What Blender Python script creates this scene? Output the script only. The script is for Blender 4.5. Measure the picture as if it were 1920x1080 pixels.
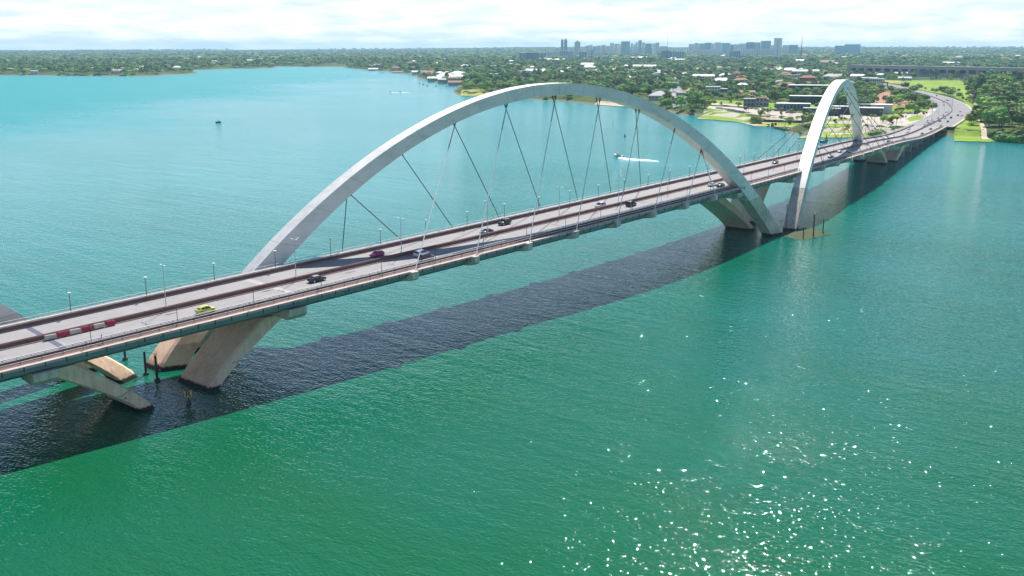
import bpy, bmesh, math, random
import numpy as np
from mathutils import Vector, Matrix, noise
random.seed(7); rng = np.random.default_rng(7)
for o in list(bpy.data.objects): bpy.data.objects.remove(o)
SC = bpy.context.scene; COL = SC.collection
PI = math.pi
# ------------------------------------------------------------------ camera
F_PX, YH, CX, CY, CZ, YAW = 1849.98, 87.068, -236.175, -175.944, 69.660, 0.70101
PITCH = math.atan((540 - YH) / F_PX)
cam = bpy.data.cameras.new('camera'); camo = bpy.data.objects.new('camera', cam); COL.objects.link(camo)
cam.sensor_width = 36; cam.lens = F_PX * 36 / 1920; cam.clip_start = 1; cam.clip_end = 60000
camo.location = (CX, CY, CZ); camo.rotation_euler = (PI/2 - PITCH, 0, YAW - PI/2)
SC.camera = camo
# ------------------------------------------------------------------ light
SUN_AZ, SUN_EL = math.radians(30), math.radians(49)
sun_dir = Vector((math.cos(SUN_AZ)*math.cos(SUN_EL), math.sin(SUN_AZ)*math.cos(SUN_EL), math.sin(SUN_EL)))
sl = bpy.data.lights.new('sun', 'SUN'); sl.energy = 5.0; sl.angle = math.radians(0.5); sl.color = (1, .955, .89)
so = bpy.data.objects.new('sun', sl); COL.objects.link(so); so.location = (0, 0, 300)
so.rotation_euler = sun_dir.to_track_quat('Z', 'Y').to_euler()
W = bpy.data.worlds.new('World'); SC.world = W; W.use_nodes = True
def world():
    nt = W.node_tree; N = nt.nodes; L = nt.links; N.clear()
    out = N.new('ShaderNodeOutputWorld'); b1 = N.new('ShaderNodeBackground'); b2 = N.new('ShaderNodeBackground'); mix = N.new('ShaderNodeMixShader')
    sky = N.new('ShaderNodeTexSky'); sky.sky_type = 'NISHITA'; sky.sun_disc = False
    sky.sun_elevation = SUN_EL; sky.sun_rotation = PI/2 - SUN_AZ; sky.air_density = 1.0; sky.dust_density = .25; sky.ozone_density = 4.0
    b1.inputs[1].default_value = 0.085
    L.new(sky.outputs[0], b1.inputs[0])
    tc = N.new('ShaderNodeTexCoord'); mp = N.new('ShaderNodeMapping'); mp.inputs['Scale'].default_value = (6, 6, 30)
    L.new(tc.outputs['Generated'], mp.inputs[0])
    n1 = N.new('ShaderNodeTexNoise'); n1.inputs['Scale'].default_value = 1.3; n1.inputs['Detail'].default_value = 7; n1.inputs['Roughness'].default_value = .55; n1.inputs['Distortion'].default_value = .4
    L.new(mp.outputs[0], n1.inputs[0])
    n2 = N.new('ShaderNodeTexNoise'); n2.inputs['Scale'].default_value = 2.6; n2.inputs['Detail'].default_value = 5
    mp2 = N.new('ShaderNodeMapping'); mp2.inputs['Scale'].default_value = (7, 7, 45); mp2.inputs['Location'].default_value = (3, 7, 2)
    L.new(tc.outputs['Generated'], mp2.inputs[0]); L.new(mp2.outputs[0], n2.inputs[0])
    # cloud cover: banks pile up towards the horizon, thinning overhead
    sx = N.new('ShaderNodeSeparateXYZ'); L.new(tc.outputs['Generated'], sx.inputs[0])
    cov = N.new('ShaderNodeMapRange'); cov.inputs['From Min'].default_value = 0.0; cov.inputs['From Max'].default_value = .18; cov.inputs['To Min'].default_value = .55; cov.inputs['To Max'].default_value = -.06
    L.new(sx.outputs[2], cov.inputs[0])
    ad = N.new('ShaderNodeMath'); ad.operation = 'ADD'; L.new(n1.outputs[0], ad.inputs[0]); L.new(cov.outputs[0], ad.inputs[1])
    rp = N.new('ShaderNodeMapRange'); rp.interpolation_type = 'SMOOTHSTEP'; rp.inputs['From Min'].default_value = .58; rp.inputs['From Max'].default_value = .95
    rp.inputs['To Min'].default_value = .0; rp.inputs['To Max'].default_value = 1
    L.new(ad.outputs[0], rp.inputs[0])
    cr = N.new('ShaderNodeValToRGB'); e = cr.color_ramp.elements
    e[0].position = .36; e[0].color = (.66, .78, .81, 1); e[1].position = .60; e[1].color = (.97, 1.0, 1.0, 1)
    L.new(n2.outputs[0], cr.inputs[0]); L.new(cr.outputs[0], b2.inputs[0]); b2.inputs[1].default_value = .88
    L.new(rp.outputs[0], mix.inputs[0]); L.new(b1.outputs[0], mix.inputs[1]); L.new(b2.outputs[0], mix.inputs[2]); L.new(mix.outputs[0], out.inputs[0])
world()
vs = SC.view_settings; vs.view_transform = 'Standard'; vs.look = 'None'; vs.exposure = .52; vs.gamma = 1; vs.use_curve_mapping = False
SC.render.engine = 'CYCLES'; cy = SC.cycles
cy.max_bounces = 5; cy.diffuse_bounces = 2; cy.glossy_bounces = 3; cy.transmission_bounces = 2; cy.volume_bounces = 0; cy.transparent_max_bounces = 6
cy.use_denoising = True; cy.sample_clamp_indirect = 4; cy.caustics_reflective = False; cy.caustics_refractive = False
try: cy.denoiser = 'OPENIMAGEDENOISE'
except Exception: pass
# ------------------------------------------------------------------ projection helpers (pixel of the 1920x1080 photo -> point at height z)
_fw = np.array([math.cos(YAW)*math.cos(PITCH), math.sin(YAW)*math.cos(PITCH), -math.sin(PITCH)])
_rt = np.array([math.sin(YAW), -math.cos(YAW), 0.]); _up = np.cross(_rt, _fw); _c = np.array([CX, CY, CZ])
def at(u, v, z=0.):
    d = _fw + _rt*(u-960)/F_PX + _up*(540-v)/F_PX
    return _c + d*((z-CZ)/d[2])
def along(u, v, dist):            # point seen at a pixel, at a horizontal distance
    d = _fw + _rt*(u-960)/F_PX + _up*(540-v)/F_PX
    return _c + d*(dist/math.hypot(d[0], d[1]))
def px(P):
    d = np.asarray(P, float) - _c; z = d @ _fw
    return 960 + F_PX*(d @ _rt)/z, 540 - F_PX*(d @ _up)/z
def hdist(x, y): return np.hypot(x-CX, y-CY)
# ------------------------------------------------------------------ materials
def mat(name, col, rough=.7, metal=0., spec=.5, var=0., vscale=1., bump=0., bscale=4., nodes=None, coat=0):
    m = bpy.data.materials.new(name); m.use_nodes = True; nt = m.node_tree; N = nt.nodes; L = nt.links
    b = N['Principled BSDF']; b.inputs['Roughness'].default_value = rough; b.inputs['Metallic'].default_value = metal
    b.inputs['Specular IOR Level'].default_value = spec; b.inputs['Base Color'].default_value = (*col, 1)
    if coat: b.inputs['Coat Weight'].default_value = coat; b.inputs['Coat Roughness'].default_value = .05
    tc = N.new('ShaderNodeTexCoord')
    if var:
        n = N.new('ShaderNodeTexNoise'); n.inputs['Scale'].default_value = vscale; n.inputs['Detail'].default_value = 6; n.inputs['Roughness'].default_value = .65
        L.new(tc.outputs['Object'], n.inputs[0])
        r = N.new('ShaderNodeMapRange'); r.inputs['From Min'].default_value = .3; r.inputs['From Max'].default_value = .7; r.inputs['To Min'].default_value = 1-var; r.inputs['To Max'].default_value = 1+var
        L.new(n.outputs[0], r.inputs[0])
        h = N.new('ShaderNodeHueSaturation'); h.inputs['Color'].default_value = (*col, 1); L.new(r.outputs[0], h.inputs['Value']); L.new(h.outputs[0], b.inputs['Base Color'])
    if bump:
        n = N.new('ShaderNodeTexNoise'); n.inputs['Scale'].default_value = bscale; n.inputs['Detail'].default_value = 4
        L.new(tc.outputs['Object'], n.inputs[0]); bp = N.new('ShaderNodeBump'); bp.inputs['Strength'].default_value = bump; bp.inputs['Distance'].default_value = .05
        L.new(n.outputs[0], bp.inputs['Height']); L.new(bp.outputs[0], b.inputs['Normal'])
    return m
def stained(name, col, stain, rough=.8, waterline=True, amount=.55, streak=(1.2, 1.2, .12), wl=1.25):
    # concrete: cloudy tone, vertical run-off streaks, dark tide band just above the water
    m = bpy.data.materials.new(name); m.use_nodes = True; nt = m.node_tree; N = nt.nodes; L = nt.links; b = N['Principled BSDF']; b.inputs['Roughness'].default_value = rough
    b.inputs['Specular IOR Level'].default_value = .3
    tc = N.new('ShaderNodeTexCoord'); mp = N.new('ShaderNodeMapping'); mp.inputs['Scale'].default_value = streak; L.new(tc.outputs['Object'], mp.inputs[0])
    n1 = N.new('ShaderNodeTexNoise'); n1.inputs['Scale'].default_value = 1.; n1.inputs['Detail'].default_value = 7; n1.inputs['Roughness'].default_value = .7; L.new(mp.outputs[0], n1.inputs[0])
    n2 = N.new('ShaderNodeTexNoise'); n2.inputs['Scale'].default_value = .16; n2.inputs['Detail'].default_value = 8; n2.inputs['Roughness'].default_value = .7; L.new(tc.outputs['Object'], n2.inputs[0])
    mu = N.new('ShaderNodeMath'); mu.operation = 'MULTIPLY'; L.new(n1.outputs[0], mu.inputs[0]); L.new(n2.outputs[0], mu.inputs[1])
    r = N.new('ShaderNodeMapRange'); r.inputs['From Min'].default_value = .2; r.inputs['From Max'].default_value = .42; r.inputs['To Max'].default_value = amount; L.new(mu.outputs[0], r.inputs[0])
    mx = N.new('ShaderNodeMix'); mx.data_type = 'RGBA'; mx.inputs[6].default_value = (*col, 1); mx.inputs[7].default_value = (*stain, 1); L.new(r.outputs[0], mx.inputs[0])
    last = mx.outputs[2]
    if waterline:
        s = N.new('ShaderNodeSeparateXYZ'); L.new(tc.outputs['Object'], s.inputs[0]); ad = N.new('ShaderNodeMath'); ad.operation = 'ADD'; L.new(s.outputs[2], ad.inputs[0]); L.new(n1.outputs[0], ad.inputs[1])
        rr = N.new('ShaderNodeMapRange'); rr.inputs['From Min'].default_value = wl; rr.inputs['From Max'].default_value = wl+.35; rr.inputs['To Min'].default_value = 1; rr.inputs['To Max'].default_value = 0; L.new(ad.outputs[0], rr.inputs[0])
        m2 = N.new('ShaderNodeMix'); m2.data_type = 'RGBA'; m2.inputs[7].default_value = (.03, .028, .024, 1); L.new(rr.outputs[0], m2.inputs[0]); L.new(last, m2.inputs[6]); last = m2.outputs[2]
    L.new(last, b.inputs['Base Color'])
    bp = N.new('ShaderNodeBump'); bp.inputs['Strength'].default_value = .25; bp.inputs['Distance'].default_value = .1; L.new(n2.outputs[0], bp.inputs['Height']); L.new(bp.outputs[0], b.inputs['Normal'])
    return m
M = {}
M['arch_steel'] = stained('painted_steel', (.86, .83, .79), (.44, .425, .40), .5, False, .5, (.3, .3, .9))
M['concrete_pale'] = stained('weathered_concrete', (.68, .61, .51), (.24, .18, .13), .85, True, .85)
M['concrete_leg'] = stained('stained_concrete', (.95, .70, .52), (.42, .18, .08), .85, True, .6)
M['concrete_plain'] = stained('grey_concrete', (.42, .40, .37), (.2, .17, .14), .85, False, .6)
M['ledge'] = stained('pinkish_concrete', (.60, .47, .43), (.28, .19, .16), .85, False, .6, (.5, .5, .5))
M['girder'] = stained('blue_grey_girder', (.22, .32, .36), (.14, .12, .1), .6, False, .5)
M['asphalt'] = stained('worn_asphalt', (.335, .318, .315), (.24, .225, .222), .9, False, .7, (.5, .5, .5))
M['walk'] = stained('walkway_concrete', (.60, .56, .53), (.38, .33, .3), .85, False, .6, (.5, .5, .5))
M['walk_brown'] = stained('shade_brown_walkway', (.16, .095, .075), (.09, .05, .04), .85, False, .6, (.5, .5, .5))  # barrier's shade over the near walkway painted in as brown
M['rust'] = stained('rust_brown_barrier', (.195, .10, .085), (.09, .05, .045), .7, False, .6, (.6, .6, .6))
M['kerb'] = stained('kerb_brown', (.43, .33, .29), (.26, .18, .15), .85, False, .6, (.6, .6, .6))
M['rail_white'] = mat('white_rail', (.72, .70, .68), .5, var=.12, vscale=.5)
M['paint'] = mat('road_paint', (.42, .40, .39), .8, var=.25, vscale=1.5)
M['joint_dark'] = mat('joint_rubber', (.095, .10, .16), .8, var=.2, vscale=2)
M['joint_pale'] = mat('joint_concrete', (.42, .385, .37), .85, var=.15, vscale=2)
M['cable_white'] = mat('sunlit_tone_cable', (.62, .66, .66), .45)  # pale tone paints the sunlit look into the near-side cables
M['cable_dark'] = mat('shaded_tone_cable', (.10, .125, .125), .5)  # dark tone paints the unlit look into cables; anchor sleeves share it
M['pole_dark'] = mat('dark_pole', (.055, .06, .065), .5)
M['pole_white'] = mat('pale_pole', (.62, .61, .60), .5)
M['red'] = mat('red_plastic', (.42, .02, .06), .5, var=.15, vscale=2)
M['cream_bar'] = stained('dirty_white_plastic', (.62, .56, .48), (.3, .2, .13), .6, False, .8, (1, 1, 1))
M['black'] = mat('black_rubber', (.02, .02, .02), .7)
M['glass'] = mat('dark_glass', (.012, .016, .02), .06, spec=.8)
M['chrome'] = mat('bright_metal', (.55, .56, .57), .25, 1)
M['white'] = mat('white_paint', (.80, .80, .79), .5)
M['tail'] = mat('tail_lamp', (.35, .015, .012), .3)
M['sign_yellow'] = mat('sign_yellow', (.62, .42, .16), .6, var=.1, vscale=3)
M['pile'] = mat('dark_timber_pile', (.06, .04, .035), .8, var=.3, vscale=3)
M['foam'] = mat('white_foam', (.85, .88, .88), .9, bump=.6, bscale=1.2)
M['skin'] = mat('skin', (.42, .25, .17), .6)
M['grass'] = mat('lawn', (.22, .33, .035), .95, var=.3, vscale=.03, spec=.1)
M['grass_dry'] = mat('dry_lawn', (.36, .36, .085), .95, var=.3, vscale=.05, spec=.1)
M['paved'] = mat('beige_paving', (.47, .41, .33), .9, var=.22, vscale=.06)
M['road'] = mat('approach_asphalt', (.235, .225, .225), .9, var=.12, vscale=.08)
M['red_dirt'] = mat('red_earth', (.40, .17, .105), .95, var=.25, vscale=.05)
M['sand'] = mat('pale_sand', (.58, .45, .33), .95, var=.2, vscale=.1)
M['rock'] = mat('dark_rock', (.08, .07, .055), .9, var=.4, vscale=.6)
M['bark'] = mat('bark', (.10, .07, .05), .9)
# ------------------------------------------------------------------ object helpers
def props(o, label=None, cat=None, group=None, kind=None):
    if label: o['label'] = label
    if cat: o['category'] = cat
    if group: o['group'] = group
    if kind: o['kind'] = kind
    return o
def thing(name, label, cat, loc=(0, 0, 0), rz=0., group=None):
    o = bpy.data.objects.new(name, None); COL.objects.link(o); o.location = loc; o.rotation_euler = (0, 0, rz); o.empty_display_size = .5
    return props(o, label, cat, group)
def link(name, me, parent=None, loc=None, rz=None):
    o = bpy.data.objects.new(name, me); COL.objects.link(o)
    if parent is not None: o.parent = parent
    if loc is not None: o.location = loc
    if rz is not None: o.rotation_euler = (0, 0, rz)
    return o
def dup(root, loc, rz, label=None, group=None, mats=None, scale=None):
    r = root.copy(); COL.objects.link(r); r.location = loc; r.rotation_euler = (0, 0, rz)
    if scale: r.scale = scale
    if label: r['label'] = label
    if group: r['group'] = group
    def rec(a, b):
        for ch in list(a.children):
            c = ch.copy(); COL.objects.link(c); c.parent = b
            if mats and ch.name.split('.')[0] in mats:
                c.data = mats[ch.name.split('.')[0]]
            rec(ch, c)
    rec(root, r); return r
class MB:
    def __init__(s): s.v = []; s.f = []
    def add(s, vs, fs):
        n = len(s.v); s.v += [tuple(map(float, p)) for p in vs]; s.f += [tuple(n+i for i in f) for f in fs]; return s
    def box(s, c, d, rz=0, top=1., topy=None):
        cx, cy_, cz = c; hx, hy, hz = d[0]/2, d[1]/2, d[2]/2; ca, sa = math.cos(rz), math.sin(rz); P = []
        ty = top if topy is None else topy
        for z, kx, ky in ((-hz, 1, 1), (hz, top, ty)):
            for x, y in ((-hx, -hy), (hx, -hy), (hx, hy), (-hx, hy)):
                x *= kx; y *= ky; P.append((cx+x*ca-y*sa, cy_+x*sa+y*ca, cz+z))
        return s.add(P, [(3, 2, 1, 0), (4, 5, 6, 7), (0, 1, 5, 4), (1, 2, 6, 5), (2, 3, 7, 6), (3, 0, 4, 7)])
    def tube(s, a, b, r0, r1=None, n=6, caps=True):
        a = Vector(a); b = Vector(b); r1 = r0 if r1 is None else r1; d = (b-a).normalized()
        x = d.orthogonal().normalized(); y = d.cross(x); P = []
        for p, r in ((a, r0), (b, r1)):
            for i in range(n):
                t = 2*PI*i/n; P.append(p + x*math.cos(t)*r + y*math.sin(t)*r)
        F = [(i, (i+1) % n, n+(i+1) % n, n+i) for i in range(n)]
        if caps: F += [tuple(range(n-1, -1, -1)), tuple(range(n, 2*n))]
        return s.add(P, F)
    def loft(s, secs, closed=True, caps=True):
        n = len(secs[0]); P = [p for q in secs for p in q]; F = []
        for k in range(len(secs)-1):
            for i in range(n if closed else n-1):
                j = (i+1) % n; F.append((k*n+i, k*n+j, (k+1)*n+j, (k+1)*n+i))
        if caps and closed: F += [tuple(range(n-1, -1, -1)), tuple((len(secs)-1)*n+i for i in range(n))]
        return s.add(P, F)
    def prism(s, poly, z0, z1):
        n = len(poly); P = [(x, y, z0) for x, y in poly] + [(x, y, z1) for x, y in poly]
        return s.add(P, [tuple(range(n-1, -1, -1)), tuple(range(n, 2*n))] + [(i, (i+1) % n, n+(i+1) % n, n+i) for i in range(n)])
    def ico(s, c, r, sub=1, jit=0.):
        bm = bmesh.new(); bmesh.ops.create_icosphere(bm, subdivisions=sub, radius=1)
        rr = r if hasattr(r, '__len__') else (r, r, r)
        P = [(c[0]+v.co.x*rr[0]*(1+random.uniform(-jit, jit)), c[1]+v.co.y*rr[1]*(1+random.uniform(-jit, jit)), c[2]+v.co.z*rr[2]*(1+random.uniform(-jit, jit))) for v in bm.verts]
        F = [tuple(v.index for v in f.verts) for f in bm.faces]; bm.free(); return s.add(P, F)
    def mesh(s, name, m, smooth=False):
        me = bpy.data.meshes.new(name); me.from_pydata(s.v, [], s.f)
        for x in (m if isinstance(m, (list, tuple)) else [m]): me.materials.append(x)
        bm = bmesh.new(); bm.from_mesh(me); bmesh.ops.recalc_face_normals(bm, faces=bm.faces); bm.to_mesh(me); bm.free()
        if smooth: me.polygons.foreach_set('use_smooth', [True]*len(me.polygons))
        me.update(); return me
    def build(s, name, m, parent=None, smooth=False, loc=None, rz=None): return link(name, s.mesh(name, m, smooth), parent, loc, rz)
# ================================================================== SETTING
SHORE = [(3000, -3600), (900, -700), (700, -250), (621, 21), (606, 68), (606, 124), (578, 141), (561, 169), (536, 169), (560, 192), (606, 206), (664, 213), (651, 250), (641, 261), (677, 297), (686, 323), (692, 353),
         (676, 359), (746, 430), (781, 502), (786, 554), (816, 629), (830, 697), (872, 801), (859, 855), (935, 935), (1085, 1058), (1210, 1248), (1400, 1490), (1601, 1700), (1716, 1903), (1784, 2066),
         (1870, 2235), (2082, 2562), (1953, 2816), (1906, 2700), (1823, 2595), (1781, 2581), (1653, 2574), (1570, 2567), (1467, 2546), (1323, 2279), (1257, 2186), (1180, 2120), (1030, 2084), (940, 2260), (863, 2422), (500, 2480), (-300, 2560),
         (-600, 3000), (-700, 15500), (15500, 15500), (15500, -3600)]
def sdf(X, Y, poly):
    X = np.asarray(X, float); Y = np.asarray(Y, float); P = np.array(poly, float); d = np.full(X.shape, 1e18); ins = np.zeros(X.shape, bool)
    for i in range(len(P)):
        a = P[i]; b = P[(i+1) % len(P)]; e = b-a; wx = X-a[0]; wy = Y-a[1]
        t = np.clip((wx*e[0]+wy*e[1])/(e@e), 0, 1); d = np.minimum(d, (wx-e[0]*t)**2+(wy-e[1]*t)**2)
        if a[1] != b[1]:
            c = ((a[1] <= Y) != (b[1] <= Y)) & (X < a[0]+(Y-a[1])/(b[1]-a[1])*e[0]); ins ^= c
    return np.where(ins, np.sqrt(d), -np.sqrt(d))
def sstep(t): t = np.clip(t, 0, 1); return t*t*(3-2*t)
def ground(X, Y, sd=None):
    X = np.asarray(X, float); Y = np.asarray(Y, float)
    if sd is None: sd = sdf(X, Y, SHORE)
    D = np.hypot(X-CX, Y-CY); az = np.arctan2(Y-CY, X-CX) - YAW
    k = np.clip(.12 + .95*sstep((.24-az)/.30), 0, 1.1)
    h = np.where(sd > 0, .5+4.5*(1-np.exp(-np.maximum(sd, 0)/7.)), .5+sd*.35)
    far = 13*sstep((D-1700)/4200)*(.35+.65*k) + 30*sstep((D-5600)/7500)*k
    und = (np.sin(X*.0016+1.3)*np.sin(Y*.0013+.4)*3 + np.sin(X*.0041)*np.sin(Y*.0037+2)*1.2)*sstep((D-1800)/2500)
    return np.maximum(np.where(sd > 0, h+(far+und*np.clip(sd/60, 0, 1))*np.clip(sd/200, 0, 1), h), -4)
def axis(lo, hi, a, b, st, g):
    out = list(np.arange(a, b, st)); x = b; s = st
    while x < hi: out.append(x); s = min(s*g, 260); x += s
    out.append(hi); x = a; s = st; pre = []
    while x > lo: s = min(s*g, 260); x -= s; pre.append(max(x, lo))
    return np.array(pre[::-1]+out)
def build_terrain():
    xs = axis(480, 15400, 500, 1300, 8, 1.045); ys = axis(-3500, 15400, -60, 1000, 8, 1.045)
    X, Y = np.meshgrid(xs, ys, indexing='ij'); Z = ground(X, Y); n, m = X.shape
    keep = lambda: None
    co = np.stack([X, Y, Z], -1).reshape(-1, 3)
    i, j = np.meshgrid(np.arange(n-1), np.arange(m-1), indexing='ij'); q = np.stack([i*m+j, (i+1)*m+j, (i+1)*m+j+1, i*m+j+1], -1).reshape(-1, 4)
    q = q[(co[q][:, :, 2].max(1) > -3.9)]
    me = bpy.data.meshes.new('ground'); me.vertices.add(len(co)); me.vertices.foreach_set('co', co.ravel()); me.loops.add(q.size); me.loops.foreach_set('vertex_index', q.ravel())
    me.polygons.add(len(q)); me.polygons.foreach_set('loop_start', np.arange(0, q.size, 4)); me.polygons.foreach_set('loop_total', np.full(len(q), 4)); me.update(calc_edges=True)
    me.polygons.foreach_set('use_smooth', [True]*len(q))
    mt = bpy.data.materials.new('ground_cover'); mt.use_nodes = True; nt = mt.node_tree; N = nt.nodes; L = nt.links; b = N['Principled BSDF']; b.inputs['Roughness'].default_value = 1; b.inputs['Specular IOR Level'].default_value = .05
    tc = N.new('ShaderNodeTexCoord')
    def nz(s, d=6, r=.6):
        t = N.new('ShaderNodeTexNoise'); t.inputs['Scale'].default_value = s; t.inputs['Detail'].default_value = d; t.inputs['Roughness'].default_value = r; L.new(tc.outputs['Object'], t.inputs[0]); return t.outputs[0]
    def ramp(src, els):
        r = N.new('ShaderNodeValToRGB'); e = r.color_ramp.elements; e[0].position, e[0].color = els[0][0], (*els[0][1], 1); e[1].position, e[1].color = els[1][0], (*els[1][1], 1)
        for p, c in els[2:]: x = e.new(p); x.color = (*c, 1)
        L.new(src, r.inputs[0]); return r.outputs[0]
    c1 = ramp(nz(.012), [(.35, (.035, .07, .02)), (.66, (.16, .19, .05)), (.5, (.075, .115, .03)), (.75, (.26, .20, .11))])
    c2 = ramp(nz(.0022, 8), [(.3, (.03, .065, .02)), (.72, (.2, .21, .07)), (.5, (.06, .1, .03))])
    mx = N.new('ShaderNodeMix'); mx.data_type = 'RGBA'; mx.inputs[0].default_value = .45; L.new(c1, mx.inputs[6]); L.new(c2, mx.inputs[7])
    geo = N.new('ShaderNodeNewGeometry'); sp = N.new('ShaderNodeSeparateXYZ'); L.new(geo.outputs['Position'], sp.inputs[0])
    r2 = N.new('ShaderNodeMapRange'); r2.inputs['From Min'].default_value = .6; r2.inputs['From Max'].default_value = 2.2; r2.inputs['To Min'].default_value = 1; r2.inputs['To Max'].default_value = 0; L.new(sp.outputs[2], r2.inputs[0])
    m2 = N.new('ShaderNodeMix'); m2.data_type = 'RGBA'; m2.inputs[7].default_value = (.24, .19, .12, 1); L.new(r2.outputs[0], m2.inputs[0]); L.new(mx.outputs[2], m2.inputs[6]); L.new(m2.outputs[2], b.inputs['Base Color'])
    me.materials.append(mt); props(link('ground', me), kind='structure')
build_terrain()
def water_mat():
    m = bpy.data.materials.new('lake_water'); m.use_nodes = True; nt = m.node_tree; N = nt.nodes; L = nt.links; b = N['Principled BSDF']
    b.inputs['Roughness'].default_value = .035; b.inputs['IOR'].default_value = 1.33; b.inputs['Specular IOR Level'].default_value = .5
    tc = N.new('ShaderNodeTexCoord')
    def nz(scale, rot=0., st=(1, 1, 1), d=3, r=.5, dist=0., loc=(0, 0, 0)):
        mp = N.new('ShaderNodeMapping'); mp.inputs['Rotation'].default_value = (0, 0, rot); mp.inputs['Scale'].default_value = st; mp.inputs['Location'].default_value = loc; L.new(tc.outputs['Object'], mp.inputs[0])
        t = N.new('ShaderNodeTexNoise'); t.inputs['Scale'].default_value = scale; t.inputs['Detail'].default_value = d; t.inputs['Roughness'].default_value = r; t.inputs['Distortion'].default_value = dist; L.new(mp.outputs[0], t.inputs[0]); return t.outputs[0]
    def math_(op, a, bb):
        x = N.new('ShaderNodeMath'); x.operation = op
        for i, q in enumerate((a, bb)):
            if isinstance(q, (int, float)): x.inputs[i].default_value = q
            else: L.new(q, x.inputs[i])
        return x.outputs[0]
    # body colour: green in the near basin, bluer turquoise over the open lake, with broad drifting patches
    s = N.new('ShaderNodeSeparateXYZ'); L.new(tc.outputs['Object'], s.inputs[0])
    ax = math_('ADD', math_('MULTIPLY', s.outputs[0], .76), math_('MULTIPLY', s.outputs[1], .65))
    lf = math_('ADD', math_('MULTIPLY', s.outputs[0], -.65), math_('MULTIPLY', s.outputs[1], .76))
    g = math_('ADD', math_('ADD', math_('MULTIPLY', ax, .0012), math_('MULTIPLY', lf, .0004)), .25)
    g = math_('ADD', g, math_('MULTIPLY', math_('SUBTRACT', nz(.009, .3, (1, .5, 1), 6, .65), .5), .6))
    cr = N.new('ShaderNodeValToRGB'); e = cr.color_ramp.elements
    e[0].position = 0.; e[0].color = (.005, .108, .034, 1); e[1].position = 1.; e[1].color = (.004, .28, .275, 1)
    for p, c in ((.2, (.001, .120, .072)), (.42, (.004, .19, .155)), (.66, (.006, .265, .238))): x = e.new(p); x.color = (*c, 1)
    L.new(g, cr.inputs[0])
    L.new(cr.outputs[0], b.inputs['Base Color'])
    rg = N.new('ShaderNodeMapRange'); rg.interpolation_type = 'SMOOTHSTEP'; rg.inputs['From Min'].default_value = 120; rg.inputs['From Max'].default_value = 1100; rg.inputs['To Min'].default_value = .035; rg.inputs['To Max'].default_value = .15; L.new(ax, rg.inputs[0])
    L.new(math_('MULTIPLY', rg.outputs[0], math_('ADD', .55, math_('MULTIPLY', nz(.004, .4, (1, .35, 1), 5, .6), .9))), b.inputs['Roughness'])     # open water is wind-ruffled
    lw = N.new('ShaderNodeMapRange'); lw.interpolation_type = 'SMOOTHSTEP'; lw.inputs['From Min'].default_value = 230; lw.inputs['From Max'].default_value = 620; lw.inputs['To Max'].default_value = .26; L.new(math_('ADD', lf, math_('MULTIPLY', math_('SUBTRACT', nz(.003, .2, (1, .5, 1), 5, .6), .5), 700)), lw.inputs[0])
    L.new(math_('ADD', b.inputs['Roughness'].links[0].from_socket, lw.outputs[0]), b.inputs['Roughness'])
    wind = .95
    h = math_('MULTIPLY', nz(.55, wind, (1, .55, 1), 1, .5, .3), .27)
    h = math_('ADD', h, math_('MULTIPLY', nz(2.0, wind+.3, (1, .65, 1), 1, .4, .2), .205))
    h = math_('ADD', h, math_('MULTIPLY', nz(.06, wind-.3, (1, .4, 1), 2, .5), .5))
    # long crested swell left over from boats
    h = math_('ADD', h, math_('MULTIPLY', nz(.16, -.15, (1, .09, 1), 2, .5, .6), .35))
    # calmer and rougher patches
    h = math_('MULTIPLY', h, math_('ADD', .65, math_('MULTIPLY', nz(.011, .2, (1, .6, 1), 3), .7)))
    bp = N.new('ShaderNodeBump'); bp.inputs['Strength'].default_value = 1; bp.inputs['Distance'].default_value = .70; L.new(h, bp.inputs['Height']); L.new(bp.outputs[0], b.inputs['Normal'])
    return m
M['water'] = water_mat()
w = MB(); w.add([(-800, -3900, 0), (15700, -3900, 0), (15700, 15700, 0), (-800, 15700, 0)], [(0, 1, 2, 3)])
props(w.build('lake_water', M['water']), kind='structure')
def build_haze():
    m = bpy.data.materials.new('haze_air'); m.use_nodes = True; nt = m.node_tree; nt.nodes.clear(); o = nt.nodes.new('ShaderNodeOutputMaterial'); v = nt.nodes.new('ShaderNodeVolumePrincipled')
    v.inputs['Color'].default_value = (.46, .77, 1, 1); v.inputs['Density'].default_value = HAZE; v.inputs['Anisotropy'].default_value = .2; nt.links.new(v.outputs[0], o.inputs['Volume'])
    b = MB(); b.box((7450, 5900, 64), (16700, 20000, 140)); props(b.build('haze', m), kind='stuff')
HAZE = 6e-5
build_haze()
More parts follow.
